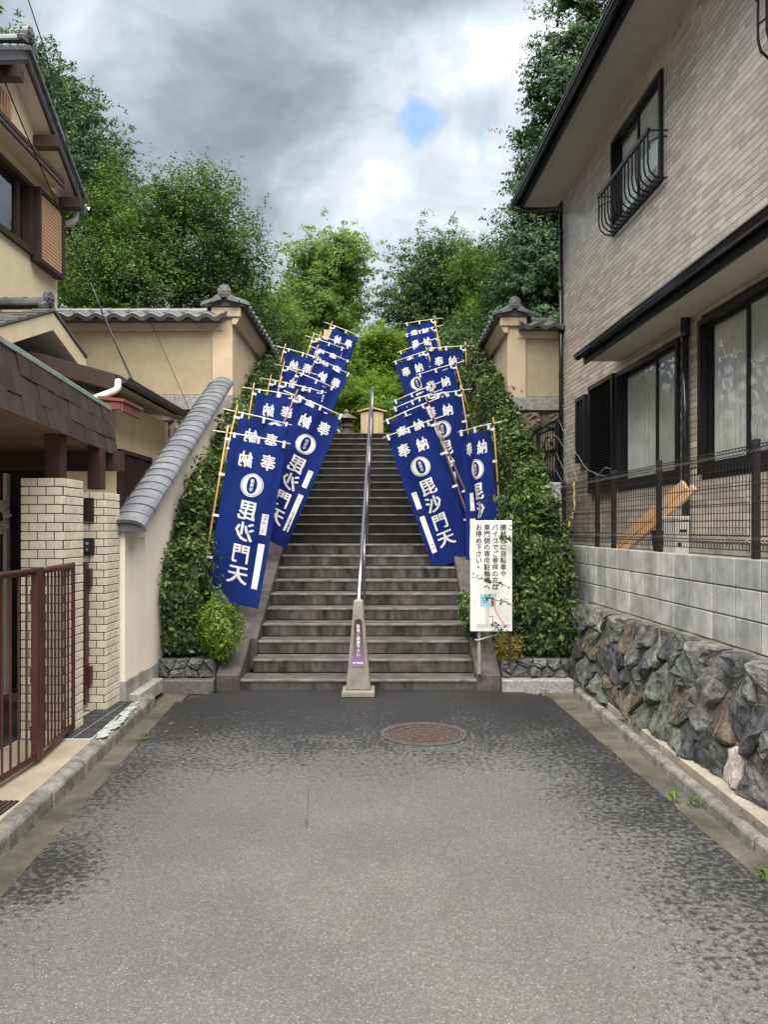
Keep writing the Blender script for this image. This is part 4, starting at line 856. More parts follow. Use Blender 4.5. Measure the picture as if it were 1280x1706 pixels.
MB().box(-2.665, -2.64, 7.7, 8.26, 2.78, 2.874).build('awning_fascia', 'red', lh, bev=.004); MB().box(-3.6, -2.667, 7.70, 7.722, 2.80, 2.874).build('awning_fascia', 'red', lh, bev=.004)
FA = FL(XA)
lt = MB()
for a0, a1, c0, c1 in ((8.82, 8.87, 1.75, 2.52), (9.95, 10.0, 1.75, 2.52), (8.87, 9.95, 1.75, 1.80), (8.87, 9.95, 2.47, 2.52)): lt.fbox(FA, a0, a1, .001, .06, c0, c1)
lo = lt.build('lattice_window', 'dbrown', lh); MB().fbox(FA, 8.87, 9.95, .001, .01, 1.80, 2.47).build('back_panel', 'dark', lo)
for k in range(19): MB().fbox(FA, 8.885 + k * .0565, 8.915 + k * .0565, .011, .04, 1.80, 2.47).build('slat', 'dbrown', lo)
# ------------------------------------------------------------ porch roof on posts
po = thing('porch', 'porch roof faced with brown shingles and a verdigris cap above the gate pillars', 'porch', (-3.2, 5.5, 0))
FPo = lambda a, b, c: (-1.704 - .112 * a + b, a, c)
MB().hexa([FPo(1.5, -2.6, 2.315), FPo(1.5, -.02, 2.315), FPo(7.10, -.02, 2.315), FPo(7.10, -2.0, 2.315), FPo(1.5, -2.6, 2.69), FPo(1.5, -.09, 2.69), FPo(7.10, -.09, 2.69), FPo(7.10, -2.0, 2.69)]).build('roof', 'sheet', po)
for j in range(3):
    y = 1.5 + (.11, .02, .16)[j]; y -= .3
    while y < 7.09:
        w = .225; a0, a1 = max(1.4, y + .005), min(y + w - .005, 7.11 + .01 * j); z0 = 2.275 + .141 * j + random.uniform(-.004, .004); o = .022 - .026 * j + random.uniform(-.004, .004)
        if a1 - a0 > .03: MB().hexa([FPo(a0, o, z0), FPo(a1, o, z0), FPo(a1, o - .020, z0 + .004), FPo(a0, o - .020, z0 + .004), FPo(a0, o - .030, z0 + .150), FPo(a1, o - .030, z0 + .150), FPo(a1, o - .038, z0 + .150), FPo(a0, o - .038, z0 + .150)]).build('shingle', 'shingle', po)
        y += w
MB().fbox(FPo, 1.4, 7.13, -.16, -.05, 2.695, 2.735).build('cap_flashing', 'copper', po, bev=.004)
y = 2.9
while y < 7.0:
    MB().hexa([FPo(y, -2.3, 2.298), FPo(y, -.03, 2.298), FPo(y + .112, -.03, 2.298), FPo(y + .112, -2.3, 2.298), FPo(y, -2.3, 2.314), FPo(y, -.03, 2.314), FPo(y + .112, -.03, 2.314), FPo(y + .112, -2.3, 2.314)]).build('ceiling_board', 'ceil', po); y += .117
for x, y, w in ((-2.45, 5.68, .06), (-2.455, 6.50, .058)): MB().box(x - w, x + w, y - w, y + w, 1.93, 2.297).build('post', 'post', po, bev=.006)
MB().box(-5, -2.38, 6.9, 6.98, 2.12, 2.296).build('beam', 'dbrown', po)
MB().box(-5.4, -3.12, 6.99, 7.1, .09, 2.30).build('entrance_wall', 'dark', po); MB().box(-5.4, -5.3, 2.0, 6.98, .09, 2.30).build('entrance_wall', 'dark', po)  # entrance walls near-black: porch shade is put into their colour
dr = MB().box(-4.4, -3.47, 6.93, 6.985, .09, 2.1).build('door', 'post', po, bev=.005); MB().box(-3.462, -3.43, 6.92, 6.985, .09, 2.1).build('door_jamb', 'pvc', po); MB().tube([(-3.56, 6.90, 1.0), (-3.56, 6.88, 1.02), (-3.56, 6.88, 1.3), (-3.56, 6.90, 1.32)], .012, 6).build('handle', 'steel', dr)
lp = MB(); lp.prism([(-3.0 + .07 * math.cos(t), 5.6 + .07 * math.sin(t), 2.285) for t in np.arange(0, 6.2, .4)], (0, 0, .012)); lp.build('downlight', 'boxm', po)
wr = MB()
for k in range(60):
    t = random.uniform(0, 6.28); r = random.uniform(.04, .11); c = (-3.47 + r * .8 * math.cos(t), 6.90 + random.uniform(-.03, .01), 1.72 + 1.5 * r * math.sin(t)); wr.sphere(c, random.uniform(.012, .028), 6, 4)
tag(wr.build('wreath', 'wreathm', kind=None), 'pale dried flower wreath hanging on the entrance door', 'wreath')
# ------------------------------------------------------------ brick gate pillars
def pillar(lab, X0, X1, Y0, Y1, ztop):
    t = thing('gate_pillar', lab, 'gate pillar', ((X0 + X1) / 2, (Y0 + Y1) / 2, .09), 'brick gate pillars')
    ztop = .095 + .0645 * round((ztop - .095) / .0645)
    MB().box(X0 + .02, X1 - .004, Y0 + .004, Y1, .085, ztop - .009).build('core', 'joint', t)
    j = 0; z = .095; ch = .0645
    while z + ch - .007 <= ztop + .001:
        for face in (0, 1):
            F = FY(Y0) if face == 0 else FL(X1)
            lo, hi = (X0, X1) if face == 0 else (Y0 + .031, Y1)
            a = lo - (.06 if (j + face) % 2 else 0)
            while a < hi - .012:
                a0, a1 = max(a, lo), min(a + .113, hi); a += .121
                if a1 - a0 > .012: brick_obj('brick', 'brick', t, F, a0, a1, -.03, .001 + random.choice((0, .0008, .0016)), z, z + ch - .0075, .003)
        z += ch; j += 1
    return t
pillar('cream glazed brick pillar nearer the road end of the gate, brown post on top', -2.60, -2.30, 5.45, 5.82, 1.955)
pillar('slimmer cream brick pillar touching the white wall, with nameplate and intercom', -2.62, -2.30, 6.30, 6.62, 1.925)
nm = thing('nameplate', 'dark bronze nameplate on the far brick pillar', 'nameplate', (-2.44, 6.29, 1.75))
MB().box(-2.495, -2.395, 6.272, 6.297, 1.655, 1.85).build('plate', 'bronze', nm, bev=.004)
for i in range(2):
    z = 1.80 - i * .085; mb = MB()
    for a0, a1, c0, c1 in ((-.02, .02, .018, .022), (-.003, .003, -.03, .03), (-.022, .022, -.008, -.004), (-.016, -.012, -.028, -.01), (.012, .016, -.028, -.01)): mb.box(-2.445 + a0, -2.445 + a1, 6.2685, 6.2715, z + c0, z + c1)
    mb.build('raised_mark', 'bronze', nm, kind='stuff')
ic = thing('intercom', 'small black intercom with a lens on the far brick pillar', 'intercom', (-2.44, 6.28, 1.45))
MB().box(-2.49, -2.39, 6.262, 6.297, 1.385, 1.52).build('housing', 'fence', ic, bev=.006); MB().box(-2.462, -2.418, 6.256, 6.2615, 1.40, 1.505).build('front_plate', 'bgloss', ic, bev=.002)
MB().tube([(-2.44, 6.256, 1.475), (-2.44, 6.251, 1.475)], .012, 12).build('camera_lens', 'lens', ic); MB().tube([(-2.44, 6.256, 1.425), (-2.44, 6.252, 1.425)], .008, 10).build('call_button', 'lens', ic)
# ------------------------------------------------------------ folding gate
ga = thing('gate', 'brown steel folding gate with thin vertical bars before the brick pillars', 'gate', (-2.25, 4.8, .09))
def leaf(p0, p1, sp, nm='gate_leaf'):
    p0, p1 = Vector(p0), Vector(p1); z0, z1 = .14, 1.325
    fr = MB().tube([p0 + Vector((0, 0, z1)), p1 + Vector((0, 0, z1))], .022, 10).build('top_rail', 'brown', ga, smooth=True)
    MB().tube([p0 + Vector((0, 0, z0)), p1 + Vector((0, 0, z0))], .020, 8).build('bottom_rail', 'brown', ga, smooth=True)
    L = (p1 - p0).length; n = round(L / sp)
    for i in range(1, n):
        q = p0.lerp(p1, i / n); MB().tube([q + Vector((0, 0, z0)), q + Vector((0, 0, z1))], .008, 6).build('bar', 'brown', ga)
    return p0, p1
leaf((-2.27, 2.9, 0), (-2.225, 4.84, 0), .098); leaf((-2.225, 4.93, 0), (-2.30, 5.60, 0), .072)
for x, y, w in ((-2.225, 4.86, .021), (-2.224, 4.91, .021), (-2.302, 5.61, .02)): MB().box(x - w, x + w, y - w, y + w, .115, 1.35).build('gate_post', 'brown', ga, bev=.005)
for z in (.25, .62, 1.12): MB().box(-2.25, -2.24, 4.84, 4.93, z, z + .09).build('hinge', 'post', ga)
MB().box(-2.325, -2.30, 5.585, 5.635, .55, .70).build('latch', 'post', ga)
gp = thing('gate_channel', 'brown steel gate channel fixed upright to the far brick pillar', 'gate post', (-2.44, 6.24, .1))
MB().box(-2.485, -2.435, 6.21, 6.285, .16, 1.325).build('channel', 'brown', gp, bev=.005)
for z in (.32, 1.12): MB().box(-2.434, -2.40, 6.22, 6.28, z, z + .15).build('catch_box', 'brown', gp, bev=.004)
# overhead cables
def cable(lab, pts, r=.006):
    pts = [Vector(p) for p in pts]; full = []
    for p, q in zip(pts[:-1], pts[1:]): full += [p.lerp(q, i / 8) for i in range(8)]
    tag(MB().tube(full + [pts[-1]], r, 5).build('cable', 'black'), lab, 'cable')
cable('thin black service cable sagging from top left corner down to the grey gutter elbow', [P(40, -20, 7.0), P(75, 85, 7.2), P(125, 300, 7.6), P(170, 525, 7.9), P(226, 644, 8.1)])
cable('thin black cable crossing the cream gable of the upper left house', [P(-10, 95, 6.8), P(40, 215, 7.2), P(95, 342, 7.8), P(150, 470, 8.3), P(219, 636, 8.12)], .007)
cable('thin dark cable hanging before the left ochre temple wall towards the tile coping', [P(246, 527, 11.15), P(275, 590, 10.95), P(316, 684, 10.6)], .005)
# ------------------------------------------------------------ votive banners
BW_, BH_ = .60, 1.80           # cloth; local frame: pole along +Z at x=0, cloth towards -X, printed side faces -Y
CZ0 = .30                       # lower hem above the pole foot
def fold(variant):
    ph = (0, 2.1, 4.0)[variant]; am = (.026, .034, .030)[variant]
    def f(x, z):    # x from the pole 0..-.66, z from the hem
        t = z / BH_; s = x / .6
        return (am * math.sin(9 * s + 2.2 * t + ph) * (1.15 - t * .6) + .022 * math.sin(3.1 * t * 2 + 4 * s + ph) * (1 - t) + .006 * math.sin(23 * s + 5 * t + ph)
                + .022 * (1 - t) ** 2 * math.sin(2.2 * s + ph) + .004 * math.sin(40 * t + 7 * s + ph) * max(0, t - .75) * 3)
    return f
def cut_grid(me, f, dx=.06):
    bm = bmesh.new(); bm.from_mesh(me)
    for ax, vals in ((0, np.arange(-.72, .02, dx)), (2, np.arange(0, 1.85, dx * 1.5))):
        for v in vals:
            co = Vector((v if ax == 0 else 0, 0, v if ax == 2 else 0)); no = Vector((1 if ax == 0 else 0, 0, 1 if ax == 2 else 0))
            bmesh.ops.bisect_plane(bm, geom=bm.verts[:] + bm.edges[:] + bm.faces[:], plane_co=co, plane_no=no)
    bm.to_mesh(me); bm.free()
def drape(V, Fc, f, off, name, mat):
    """flat (x,z) faces -> double sided thin print that follows the cloth"""
    lay = {}
    if name == 'lettering':
        for q, (a, b) in enumerate(TXT_L): lay.update({i: (q % 7) * .0003 for i in range(a, b)})
    me = bpy.data.meshes.new(name); me.from_pydata([(x, lay.get(i, 0), z) for i, (x, z) in enumerate(V)], [], Fc); cut_grid(me, f)
    vs = [v.co.copy() for v in me.vertices]; fs = [tuple(p.vertices) for p in me.polygons]; n = len(vs)
    out = [(v.x, f(v.x, v.z) - off - v.y, v.z + CZ0) for v in vs] + [(v.x, f(v.x, v.z) + off + v.y, v.z + CZ0) for v in vs]
    bpy.data.meshes.remove(me); me = bpy.data.meshes.new(name); me.from_pydata(out, [], fs + [tuple(i + n for i in reversed(q)) for q in fs]); me.materials.append(MT[mat]); me.update(); return me
def ring(cx, cz, r0, r1, n=36, tooth=0, eye=0):
    V = []; F_ = []
    for i in range(n):
        a = 2 * math.pi * i / n; V += [((cx + math.cos(a) * q), cz + math.sin(a) * q) for q in (r0 + (tooth if i % 2 else 0) + eye * abs(math.sin(a)) ** 3, r1)]
    for i in range(n): F_.append((2 * i, 2 * i + 1, (2 * i + 3) % (2 * n), (2 * i + 2) % (2 * n)))
    return V, F_
def merge(*parts):
    V = []; F_ = []
    for v, q in parts: k = len(V); V += v; F_ += [tuple(i + k for i in t) for t in q]
    return V, F_
XC = -.375
glyphs = [('奉', -.50, 1.585, .155, .17), ('納', -.245, 1.585, .15, .17), ('毘', XC + .01, 1.04, .21, .215), ('沙', XC + .01, .805, .20, .205), ('門', XC + .01, .565, .19, .205), ('天', XC + .01, .335, .215, .205)]
SLANT = .07; LAYER.clear(); TXT = text_mesh(glyphs, bold=.026); TXT_L = list(LAYER); SLANT = 0.
EMB = merge(ring(XC + .01, 1.315, .119, .127), ring(XC + .01, 1.315, .056, .112, 72, .010, .034), text_mesh([(c, XC + .01, 1.315 + .045 - .045 * i, .042, .044) for i, c in enumerate('勝林寺')], bold=.02))
quad = lambda x0, x1, z0, z1: ([(x0, z0), (x1, z0), (x1, z1), (x0, z1)], [(0, 1, 2, 3)])
KIT = []
for v in range(3):
    f = fold(v); nx, nz = 22, 50; V = []; F_ = []
    for j in range(nz + 1):
        for i in range(nx + 1):
            x = -.055 - BW_ * i / nx; z = BH_ * j / nz
            sag = -.018 * math.sin(math.pi * i / nx) ** 2 * (j / nz) - .012 * abs(math.sin(2 * math.pi * i / nx)) * (j == nz)
            V.append((x, f(x, z), z + CZ0 + sag))
    for j in range(nz):
        for i in range(nx): a = j * (nx + 1) + i; F_.append((a, a + 1, a + nx + 2, a + nx + 1))
    me = np_mesh('cloth', V, F_, MT['cloth'], True)
    KIT.append(dict(cloth=me, lettering=drape(*TXT, f, .005, 'lettering', 'print'), emblem=drape(*EMB, f, .005, 'emblem', 'print'),
        s1=drape(*quad(-.595, -.525, .80, 1.03), f, .004, 'name_strip', 'print'), s2=drape(*quad(-.60, -.53, .20, .70), f, .004, 'name_strip', 'print'),
        g1=drape(*merge(*[quad(-.585 + random.uniform(0, .01), -.548 + random.uniform(-.01, .01), z, z + .022) for z in (.83, .875, .92, .965, .995)]), f, .006, 'faint_marks', 'ghost'),
        g2=drape(*merge(*[quad(-.582 + random.uniform(0, .01), -.55 + random.uniform(-.01, .01), z, z + .02) for z in (.25, .30, .36, .44, .58, .63)]), f, .006, 'faint_marks', 'ghost')))
POLE = {m: MB().tube([(0, 0, -.35), (0, 0, .6), (0, 0, 1.4), (0, 0, 2.22)], [.0135, .013, .0115, .010], 8).mesh('pole', m, smooth=True) for m in ('bamboo', 'bamboo_b')}
BAR = MB().tube([(.16, -.012, CZ0 + BH_ + .035), (-.3, -.012, CZ0 + BH_ + .042), (-.70, -.012, CZ0 + BH_ + .03)], .0075, 6).mesh('crossbar', 'bar', smooth=True)
def loop(w, h): 
    mb = MB(); n = 10
    mb.loft([[(x, .017 * math.cos(t) * 1.0, .0) if 0 else (w / 2 * math.cos(t), .016 * math.sin(t), z) for t in np.linspace(0, 2 * math.pi, n + 1)[:-1]] for x, z in ((0, -h / 2), (0, h / 2))], cap=False); return mb
TIE = loop(.085, .028).mesh('tie', 'print', smooth=True); TIET = MB().box(-.014, .014, -.022, .010, -.05, .03).mesh('tie', 'print', .004)
KNOT = MB().sphere((0, 0, 0), .02, 8, 6).mesh('knot', 'dbrown')
def banner(side, px, py, roll, Y, lab, v, yaw=0, pm_='bamboo', pitch=0):
    """(px,py) is where crossbar and pole cross in the photograph, at distance Y; roll leans the top towards the steps"""
    J = P(px, py, Y); rot = (Matrix.Rotation(math.pi, 4, 'Z') if side < 0 else Matrix()) 
    M = Matrix.Rotation(R(roll if side < 0 else -roll), 4, 'Y') @ Matrix.Rotation(R(pitch), 4, 'X') @ Matrix.Rotation(R(yaw), 4, 'Z') @ rot
    foot = J - (M @ Vector((0, 0, CZ0 + BH_ + .035)))
    M = Matrix.Translation(foot) @ M
    o = bpy.data.objects.new('banner', None); COL.objects.link(o); o.matrix_basis = M; o.empty_display_size = .2; INV[o.name] = M.inverted()
    o['label'] = lab; o['category'] = 'banner'; o['group'] = 'indigo banners along the steps'
    k = KIT[v]; put('pole', POLE[pm_], o, M); put('crossbar', BAR, o, M)
    c = put('cloth', k['cloth'], o, M)
    for nme in ('lettering', 'emblem'): put(nme, k[nme], o, M)
    for s, g in (('s1', 'g1'), ('s2', 'g2')):
        so = put('name_strip', k[s], o, M); put('faint_marks', k[g], so, M)
    for z in (.02, .47, .93, 1.38, 1.77): put('tie', TIE, o, M @ Matrix.Translation((-.028, 0, CZ0 + z)) @ Matrix.Rotation(R(random.uniform(-4, 4)), 4, 'Y'))
    for x in (-.085, -.355, -.635): put('tie', TIET, o, M @ Matrix.Translation((x, 0, CZ0 + BH_ + .02)))
    put('knot', KNOT, o, M @ Matrix.Translation((0, -.01, CZ0 + BH_ + .04)))
    return o
LB = [(378, 721, 9.5, 8.3, 'frontmost left banner, mirrored lettering fully visible, beside the pale green bush'),
 (393, 686, 13, 9.3, 'left banner directly behind the frontmost one, only its top characters showing above it'),
 (492, 659, 23, 9.7, 'strongly tilted left banner hanging out over the steps, mirrored characters and white strips'),
 (422, 648, 9, 10.3, 'left banner with half its round emblem showing, behind the brown pole of the tilted one'),
 (467, 636, 13, 11.2, 'left banner whose crossbar lies just above the big tilted one'),
 (450, 633, 12, 11.8, 'left banner mostly hidden, only a corner showing at the hedge side, mid flight'),
 (495, 620, 22.5, 12.6, 'tilted left banner with sagging top, small part of its emblem visible'),
 (472, 610, 14, 12.9, 'left banner by the hedge with a pole in front of its first character'),
 (527, 597, 25, 13.6, 'steeply leaning left banner level with the far end of the tiled coping'),
 (474, 580, 15.5, 13.9, 'upper left banner on the hedge side, pole standing clear against the ochre wall'),
 (528, 581, 21, 14.6, 'left banner third from the head of the steps on the stair side'),
 (521, 563, 18, 15.4, 'left banner near the top with its crossbar end reaching towards the trees'),
 (533, 559, 20, 16.0, 'left banner just below the uppermost, its cloth top almost hidden'),
 (552, 541, 21.4, 16.6, 'uppermost left banner beside the small wooden box on a post')]
for i, (px, py, ro, Y, lab) in enumerate(LB): banner(-1, px, py, ro, Y, lab, i % 3, 0, 'bamboo_b' if i in (2, 6, 8) else 'bamboo')
RB = [(723, 699, 19.5, 9.9, 'frontmost right banner across the steps, all characters readable, white strips'),
 (713, 671, 23, 10.9, 'right banner just behind the frontmost, its first characters cut by that crossbar'),
 (769, 651, 9, 11.3, 'right banner on the hedge side showing half an emblem between two poles'),
 (722, 655, 21, 11.8, 'right banner mid flight showing only a strip of indigo under its crossbar'),
 (719, 643, 22, 12.4, 'right banner mid flight with the highest crossbar of the lower bunch'),
 (759, 606, 16, 13.0, 'right banner with a slack twisted top, half hidden behind two poles'),
 (776, 577, 3, 13.9, 'upright right banner beside the right hedge below the ochre wall'),
 (733, 607, 17, 15.0, 'right banner of the upper bunch lowest on the stair side'),
 (712, 585, 18, 14.4, 'right banner of the upper bunch with both top characters clear above the next crossbar'),
 (716, 568, 20, 15.6, 'right banner of the upper bunch with the leftmost crossbar end'),
 (726, 545, 14, 16.2, 'second highest right banner, just under the topmost one'),
 (725, 532, 8, 17.0, 'topmost right banner against the dark tree')]
for i, (px, py, ro, Y, lab) in enumerate(RB): banner(1, px, py, ro, Y, lab, (i + 1) % 3, 0, 'bamboo_b' if i in (0, 1, 3, 4) else 'bamboo')
banner(1, 823, 706, 4, 9.3, 'narrow looking banner turned sideways above the white notice board', 1, -58, 'bamboo')
# ------------------------------------------------------------ notice board
nb = thing('notice_board', 'white notice board with black vertical writing and a small map, beside the right hedge', 'notice board', (1.05, 7.45, 0))
YB = 7.45
bl, br_ = P(784, 867, YB), P(854, 1052, YB)
x0, x1, z1, z0 = bl.x, br_.x, bl.z, br_.z
MB().box(x0, x1, YB, YB + .022, z0, z1).build('board', 'board', nb, bev=.003)
MB().box(.922, .948, YB + .0225, YB + .085, .168, z1 - .4).build('stake', 'plinth', nb); MB().box(x1 - .03, x1 - .01, YB + .023, YB + .045, .25, z1 - .05).build('stake', 'dbrown', nb)
FN = FY(YB); W_, H_ = x1 - x0, z1 - z0
fx = lambda u: x0 + W_ * (u - 112) / (685 - 112); fz = lambda v: z1 - H_ * (v - 57) / (1560 - 57)       # sign coordinates
its = []
for cx, s in ((228, 'お停め下さい。'), (340, '東門側の専用駐輪場へ'), (452, 'バイクでご参拝の方は'), (562, '勝林寺に自転車や'), (668, 'こ')):
    for i, ch in enumerate(s): its.append((ch, fx(cx + (18 if ch == '。' else 0)), fz(150 + 89.5 * i - (20 if ch == '。' else 0)), W_ * 84 / 573, H_ * 84 / 1503))
flat_print('lettering', 'ink', nb, its, FN, .0012, .022)
def flat(name, mat, quads, off):
    mb = MB()
    for q in quads: mb.add([FN(fx(u), off, fz(v)) for u, v in q], [tuple(range(len(q)))])
    mb.build(name, mat, nb)
rq = lambda u0, v0, u1, v1: [(u0, v0), (u0, v1), (u1, v1), (u1, v0)]
flat('map_road', 'sgrey', [rq(195, 1462, 655, 1510), rq(318, 1222, 372, 1461), rq(430, 1040, 470, 1200)], .0012)
flat('map_block', 'sblue', [rq(245, 1055, 432, 1222)], .0016)
def line(pts, w): 
    out = []
    for a, b in zip(pts[:-1], pts[1:]):
        d = Vector((b[0] - a[0], b[1] - a[1])).normalized(); n = Vector((-d.y, d.x)) * w; out.append([(a[0] + n.x, a[1] + n.y), (a[0] - n.x, a[1] - n.y), (b[0] - n.x, b[1] - n.y), (b[0] + n.x, b[1] + n.y)])
    return out
flat('map_route', 'sred', line([(440, 1180), (455, 1282), (575, 1470)], 5) + line([(365, 1358), (415, 1358), (415, 1478), (465, 1478)], 5) + [rq(395, 1120, 432, 1218)], .002)
for i in range(3): flat('map_caption', 'ink', [rq(262 + 12 * i + 22 * k, 1100 + 28 * i, 277 + 12 * i + 22 * k, 1116 + 28 * i) for k in range(5 - i)], .0022)
twist('cord', 'grey cord tied from the notice board stake across the granite cheek', [(.905, YB + .05, .50), (.935, YB + .01, .51), (1.02, YB + .06, .525), (1.12, YB + .13, .54)], 'pvc', .006)
# ------------------------------------------------------------ head of the steps: cypress box, stone lantern, post box
ox = thing('cypress_box', 'small pale cypress wood box with low gabled lid at the head of the steps', 'shrine box', (-.24, 15.9, 3.45))
a, b = P(601, 718, 15.9), P(639, 686, 15.9)
cxm = (a.x + b.x) / 2; zt_ = b.z
MB().box(a.x + .01, b.x - .01, 15.9, 16.2, 3.45, zt_).build('case', 'hinoki', ox)
for i in range(5): brick_obj('board', 'hinoki', ox, FY(15.9), a.x + (b.x - a.x) * i / 5 + .002, a.x + (b.x - a.x) * (i + 1) / 5 - .002, .0, .014, 3.46, zt_ - .01, .002)
for s in (-1, 1): MB().prism([(cxm, 15.84, zt_ + .065), (cxm + s * (b.x - cxm + .07), 15.84, zt_ - .01), (cxm + s * (b.x - cxm + .07), 15.84, zt_ + .015), (cxm, 15.84, zt_ + .095)], (0, .42, 0)).build('lid_board', 'hinoki', ox)
ln = thing('stone_lantern', 'mossy dark stone lantern half hidden behind the tilted left banners', 'stone lantern', (-.95, 15.8, 3.45))
lc = P(577, 718, 15.8)
def rnd(prof, name): MB().loft([[(lc.x + r * math.cos(t), 15.8 + r * math.sin(t), 3.45 + z) for t in np.arange(0, 6.28, .5236)] for r, z in prof]).build(name, 'rockb', ln)
rnd([(.20, -.02), (.20, .06), (.13, .10)], 'base'); rnd([(.09, .101), (.08, .25)], 'shaft'); rnd([(.14, .251), (.14, .30)], 'platform'); rnd([(.10, .301), (.10, .41)], 'light_box'); rnd([(.24, .411), (.20, .45), (.06, .52)], 'cap'); rnd([(.05, .521), (.06, .56), (.01, .62)], 'finial')
pb = thing('post_box', 'weathered board box on a post at the top of the left row', 'box', (-1.3, 17.2, 3.45))
a = P(546, 560, 17.4); MB().box(a.x - .08, a.x + .10, 17.3, 17.5, a.z - .12, a.z + .12).build('box', 'hinoki', pb, bev=.006); MB().box(a.x - .03, a.x + .03, 17.38, 17.44, 3.45, a.z - .121).build('post', 'dbrown', pb)
# ------------------------------------------------------------ hedges
def hedge(lab, xa, xb, ya, yb, n, sd):
    h = thing('hedge', lab, 'hedge', ((xa + xb) / 2, ya, .3)); rs = np.random.RandomState(sd)
    top = lambda y, x: 1.72 + .50 * (y - ya) - .02 * np.maximum(0, y - ya - 4) ** 2
    xm = (xa + xb) / 2; hw = (xb - xa) / 2
    L = yb - ya; C = []; Nn = []; S = []
    def addp(u, v, nrm, k):
        C.append(u); Nn.append(nrm); S.append(k)
    cnt = dict(front=int(n * .2), top=int(n * .38), inner=int(n * .26), outer=int(n * .16))
    for face, k in cnt.items():
        if face == 'front':
            x = rs.uniform(xa, xb, k); z = rs.uniform(.33, 1.72, k); y = ya + .0 * x; nr = np.tile((0, -1, .25), (k, 1))
        else:
            y = ya + L * rs.uniform(0, 1, k) ** 1.45
            if face == 'top': x = rs.uniform(xa, xb, k); z = top(y, x); nr = np.tile((0, -.3, 1.), (k, 1))
            else:
                x = np.full(k, xb if (face == 'inner') == (xa < 0) else xa); g = .25 + .447 * np.maximum(0, y - 7.7); z = g + (top(y, x) - g) * rs.uniform(0, 1, k)
                nr = np.tile((1. if x[0] == xb else -1., -.2, .3), (k, 1))
        p = np.stack([x, y, z], 1)
        # round the edges and make the surface lumpy
        e = np.clip((p[:, 2] - (top(p[:, 1], 0) - .35)) / .35, 0, 1); p[:, 0] = xm + (p[:, 0] - xm) * (1 - .35 * e ** 2)
        ef = np.clip((ya + .35 - p[:, 1]) / .35, 0, 1); p[:, 2] -= .22 * ef ** 2 * e; p[:, 1] += .18 * e ** 2 * ef
        lump = np.array([1.3 * noise.noise((a * 1.7 + sd, b * 1.7, c * 1.7)) + .6 * noise.noise((a * 6 + sd, b * 6, c * 6)) for a, b, c in p])
        dep = .20 * lump - np.abs(rs.normal(0, .11, k)) + (rs.random_sample(k) > .93) * rs.uniform(0, .2, k)
        nn = nr / np.linalg.norm(nr, axis=1, keepdims=True); p = p + nn * dep[:, None]
        C.append(p); Nn.append(nn + rs.normal(0, .55, (k, 3)))
    Cc = np.concatenate([c for c in C]); NN = np.concatenate([q for q in Nn])
    near = np.clip((10.5 - Cc[:, 1]) / 3, 0, 1)
    Cc = Cc[Cc[:, 2] > .25]; NN = NN[:len(Cc)]; near = near[:len(Cc)]
    V = leaf_arrays(Cc, NN, (.050 + .008 * (1 - near)) * rs.choice((.7, 1., 1.35), len(Cc)), .52)
    leaves_obj('foliage', [V], 'hedge', h)
    MB().hexa([(xa + .14, ya + .2, .45), (xb - .14, ya + .2, .45), (xb - .14, yb, soilz(yb)), (xa + .14, yb, soilz(yb)), (xa + .16, ya + .3, 1.45), (xb - .16, ya + .3, 1.45), (xb - .16, yb, float(top(yb, 0)) - .3), (xa + .16, yb, float(top(yb, 0)) - .3)]).build('light_block_core', 'bark', h)  # solid core added inside the leaves to block light leaks
    for k in range(5):
        x = xa + (k + .5) / 5 * (xb - xa) + random.uniform(-.04, .04); MB().tube([(x, ya + .14, .2), (x + .02, ya + .16, .4), (x - .03, ya + .25, .8)], [.02, .017, .01], 6).build('stem', 'bark', h)
    return h
hedge('tall clipped hedge left of the steps between white wall and banners', -2.23, -1.90, 7.78, 14.6, 90000, 3)
hedge('tall clipped hedge right of the steps behind the white notice board', 1.44, 1.93, 7.72, 14.8, 100000, 5)
C = []      # ivy-like ground cover on the slope between cheeks and hedges
for x0, x1, y0 in ((-1.9, -1.66, 7.8), (1.16, 1.55, 7.8)):
    n = 9000; y = y0 + (14.9 - y0) * RS.uniform(0, 1, n) ** 1.3; x = RS.uniform(x0, x1, n); C.append(np.stack([x, y, .3 + .447 * np.maximum(0, y - 7.75) + RS.uniform(-.02, .16, n)], 1))
C = np.concatenate(C); leaves_obj('ground_cover', [leaf_arrays(C, np.tile((0, -.5, .9), (len(C), 1)) + RS.normal(0, .5, (len(C), 3)), .05, .5)], 'hedge', None, 'stuff')
def bush(name, lab, c, r, n, mat, ls, sd, cat='bush'):
    b = thing(name, lab, cat, (c[0], c[1], c[2] - r[2])); rs = np.random.RandomState(sd); d = rs.normal(size=(n, 3)); d /= np.linalg.norm(d, axis=1, keepdims=True)
    lump = np.array([1 + .55 * noise.noise(tuple(v * 2.2 + sd)) + .25 * noise.noise(tuple(v * 7 + sd)) for v in d]); q = rs.uniform(.55, 1, n) ** .5 * lump
    p = np.array(c) + d * q[:, None] * np.array(r); leaves_obj('foliage', [leaf_arrays(p, d + np.array((0, -.2, .5)) + rs.normal(0, .5, (n, 3)), ls, .5)], mat, b)
    for k in range(3): MB().tube([(c[0], c[1], c[2] - r[2] - .03), (c[0] + random.uniform(-.5, .5) * r[0], c[1] + random.uniform(-.4, .4) * r[1], c[2] + .2 * r[2])], [.012, .006], 5).build('stem', 'bark', b)
    return b
bush('bush', 'small bright lime green bush at the foot of the frontmost left banner', (-1.63, 7.62, .60), (.21, .2, .30), 5200, 'lime', .03, 21)
bush('bush', 'low yellowish red tinged bush under the white notice board', (1.25, 7.62, .40), (.14, .13, .13), 1500, 'nandina', .032, 22)
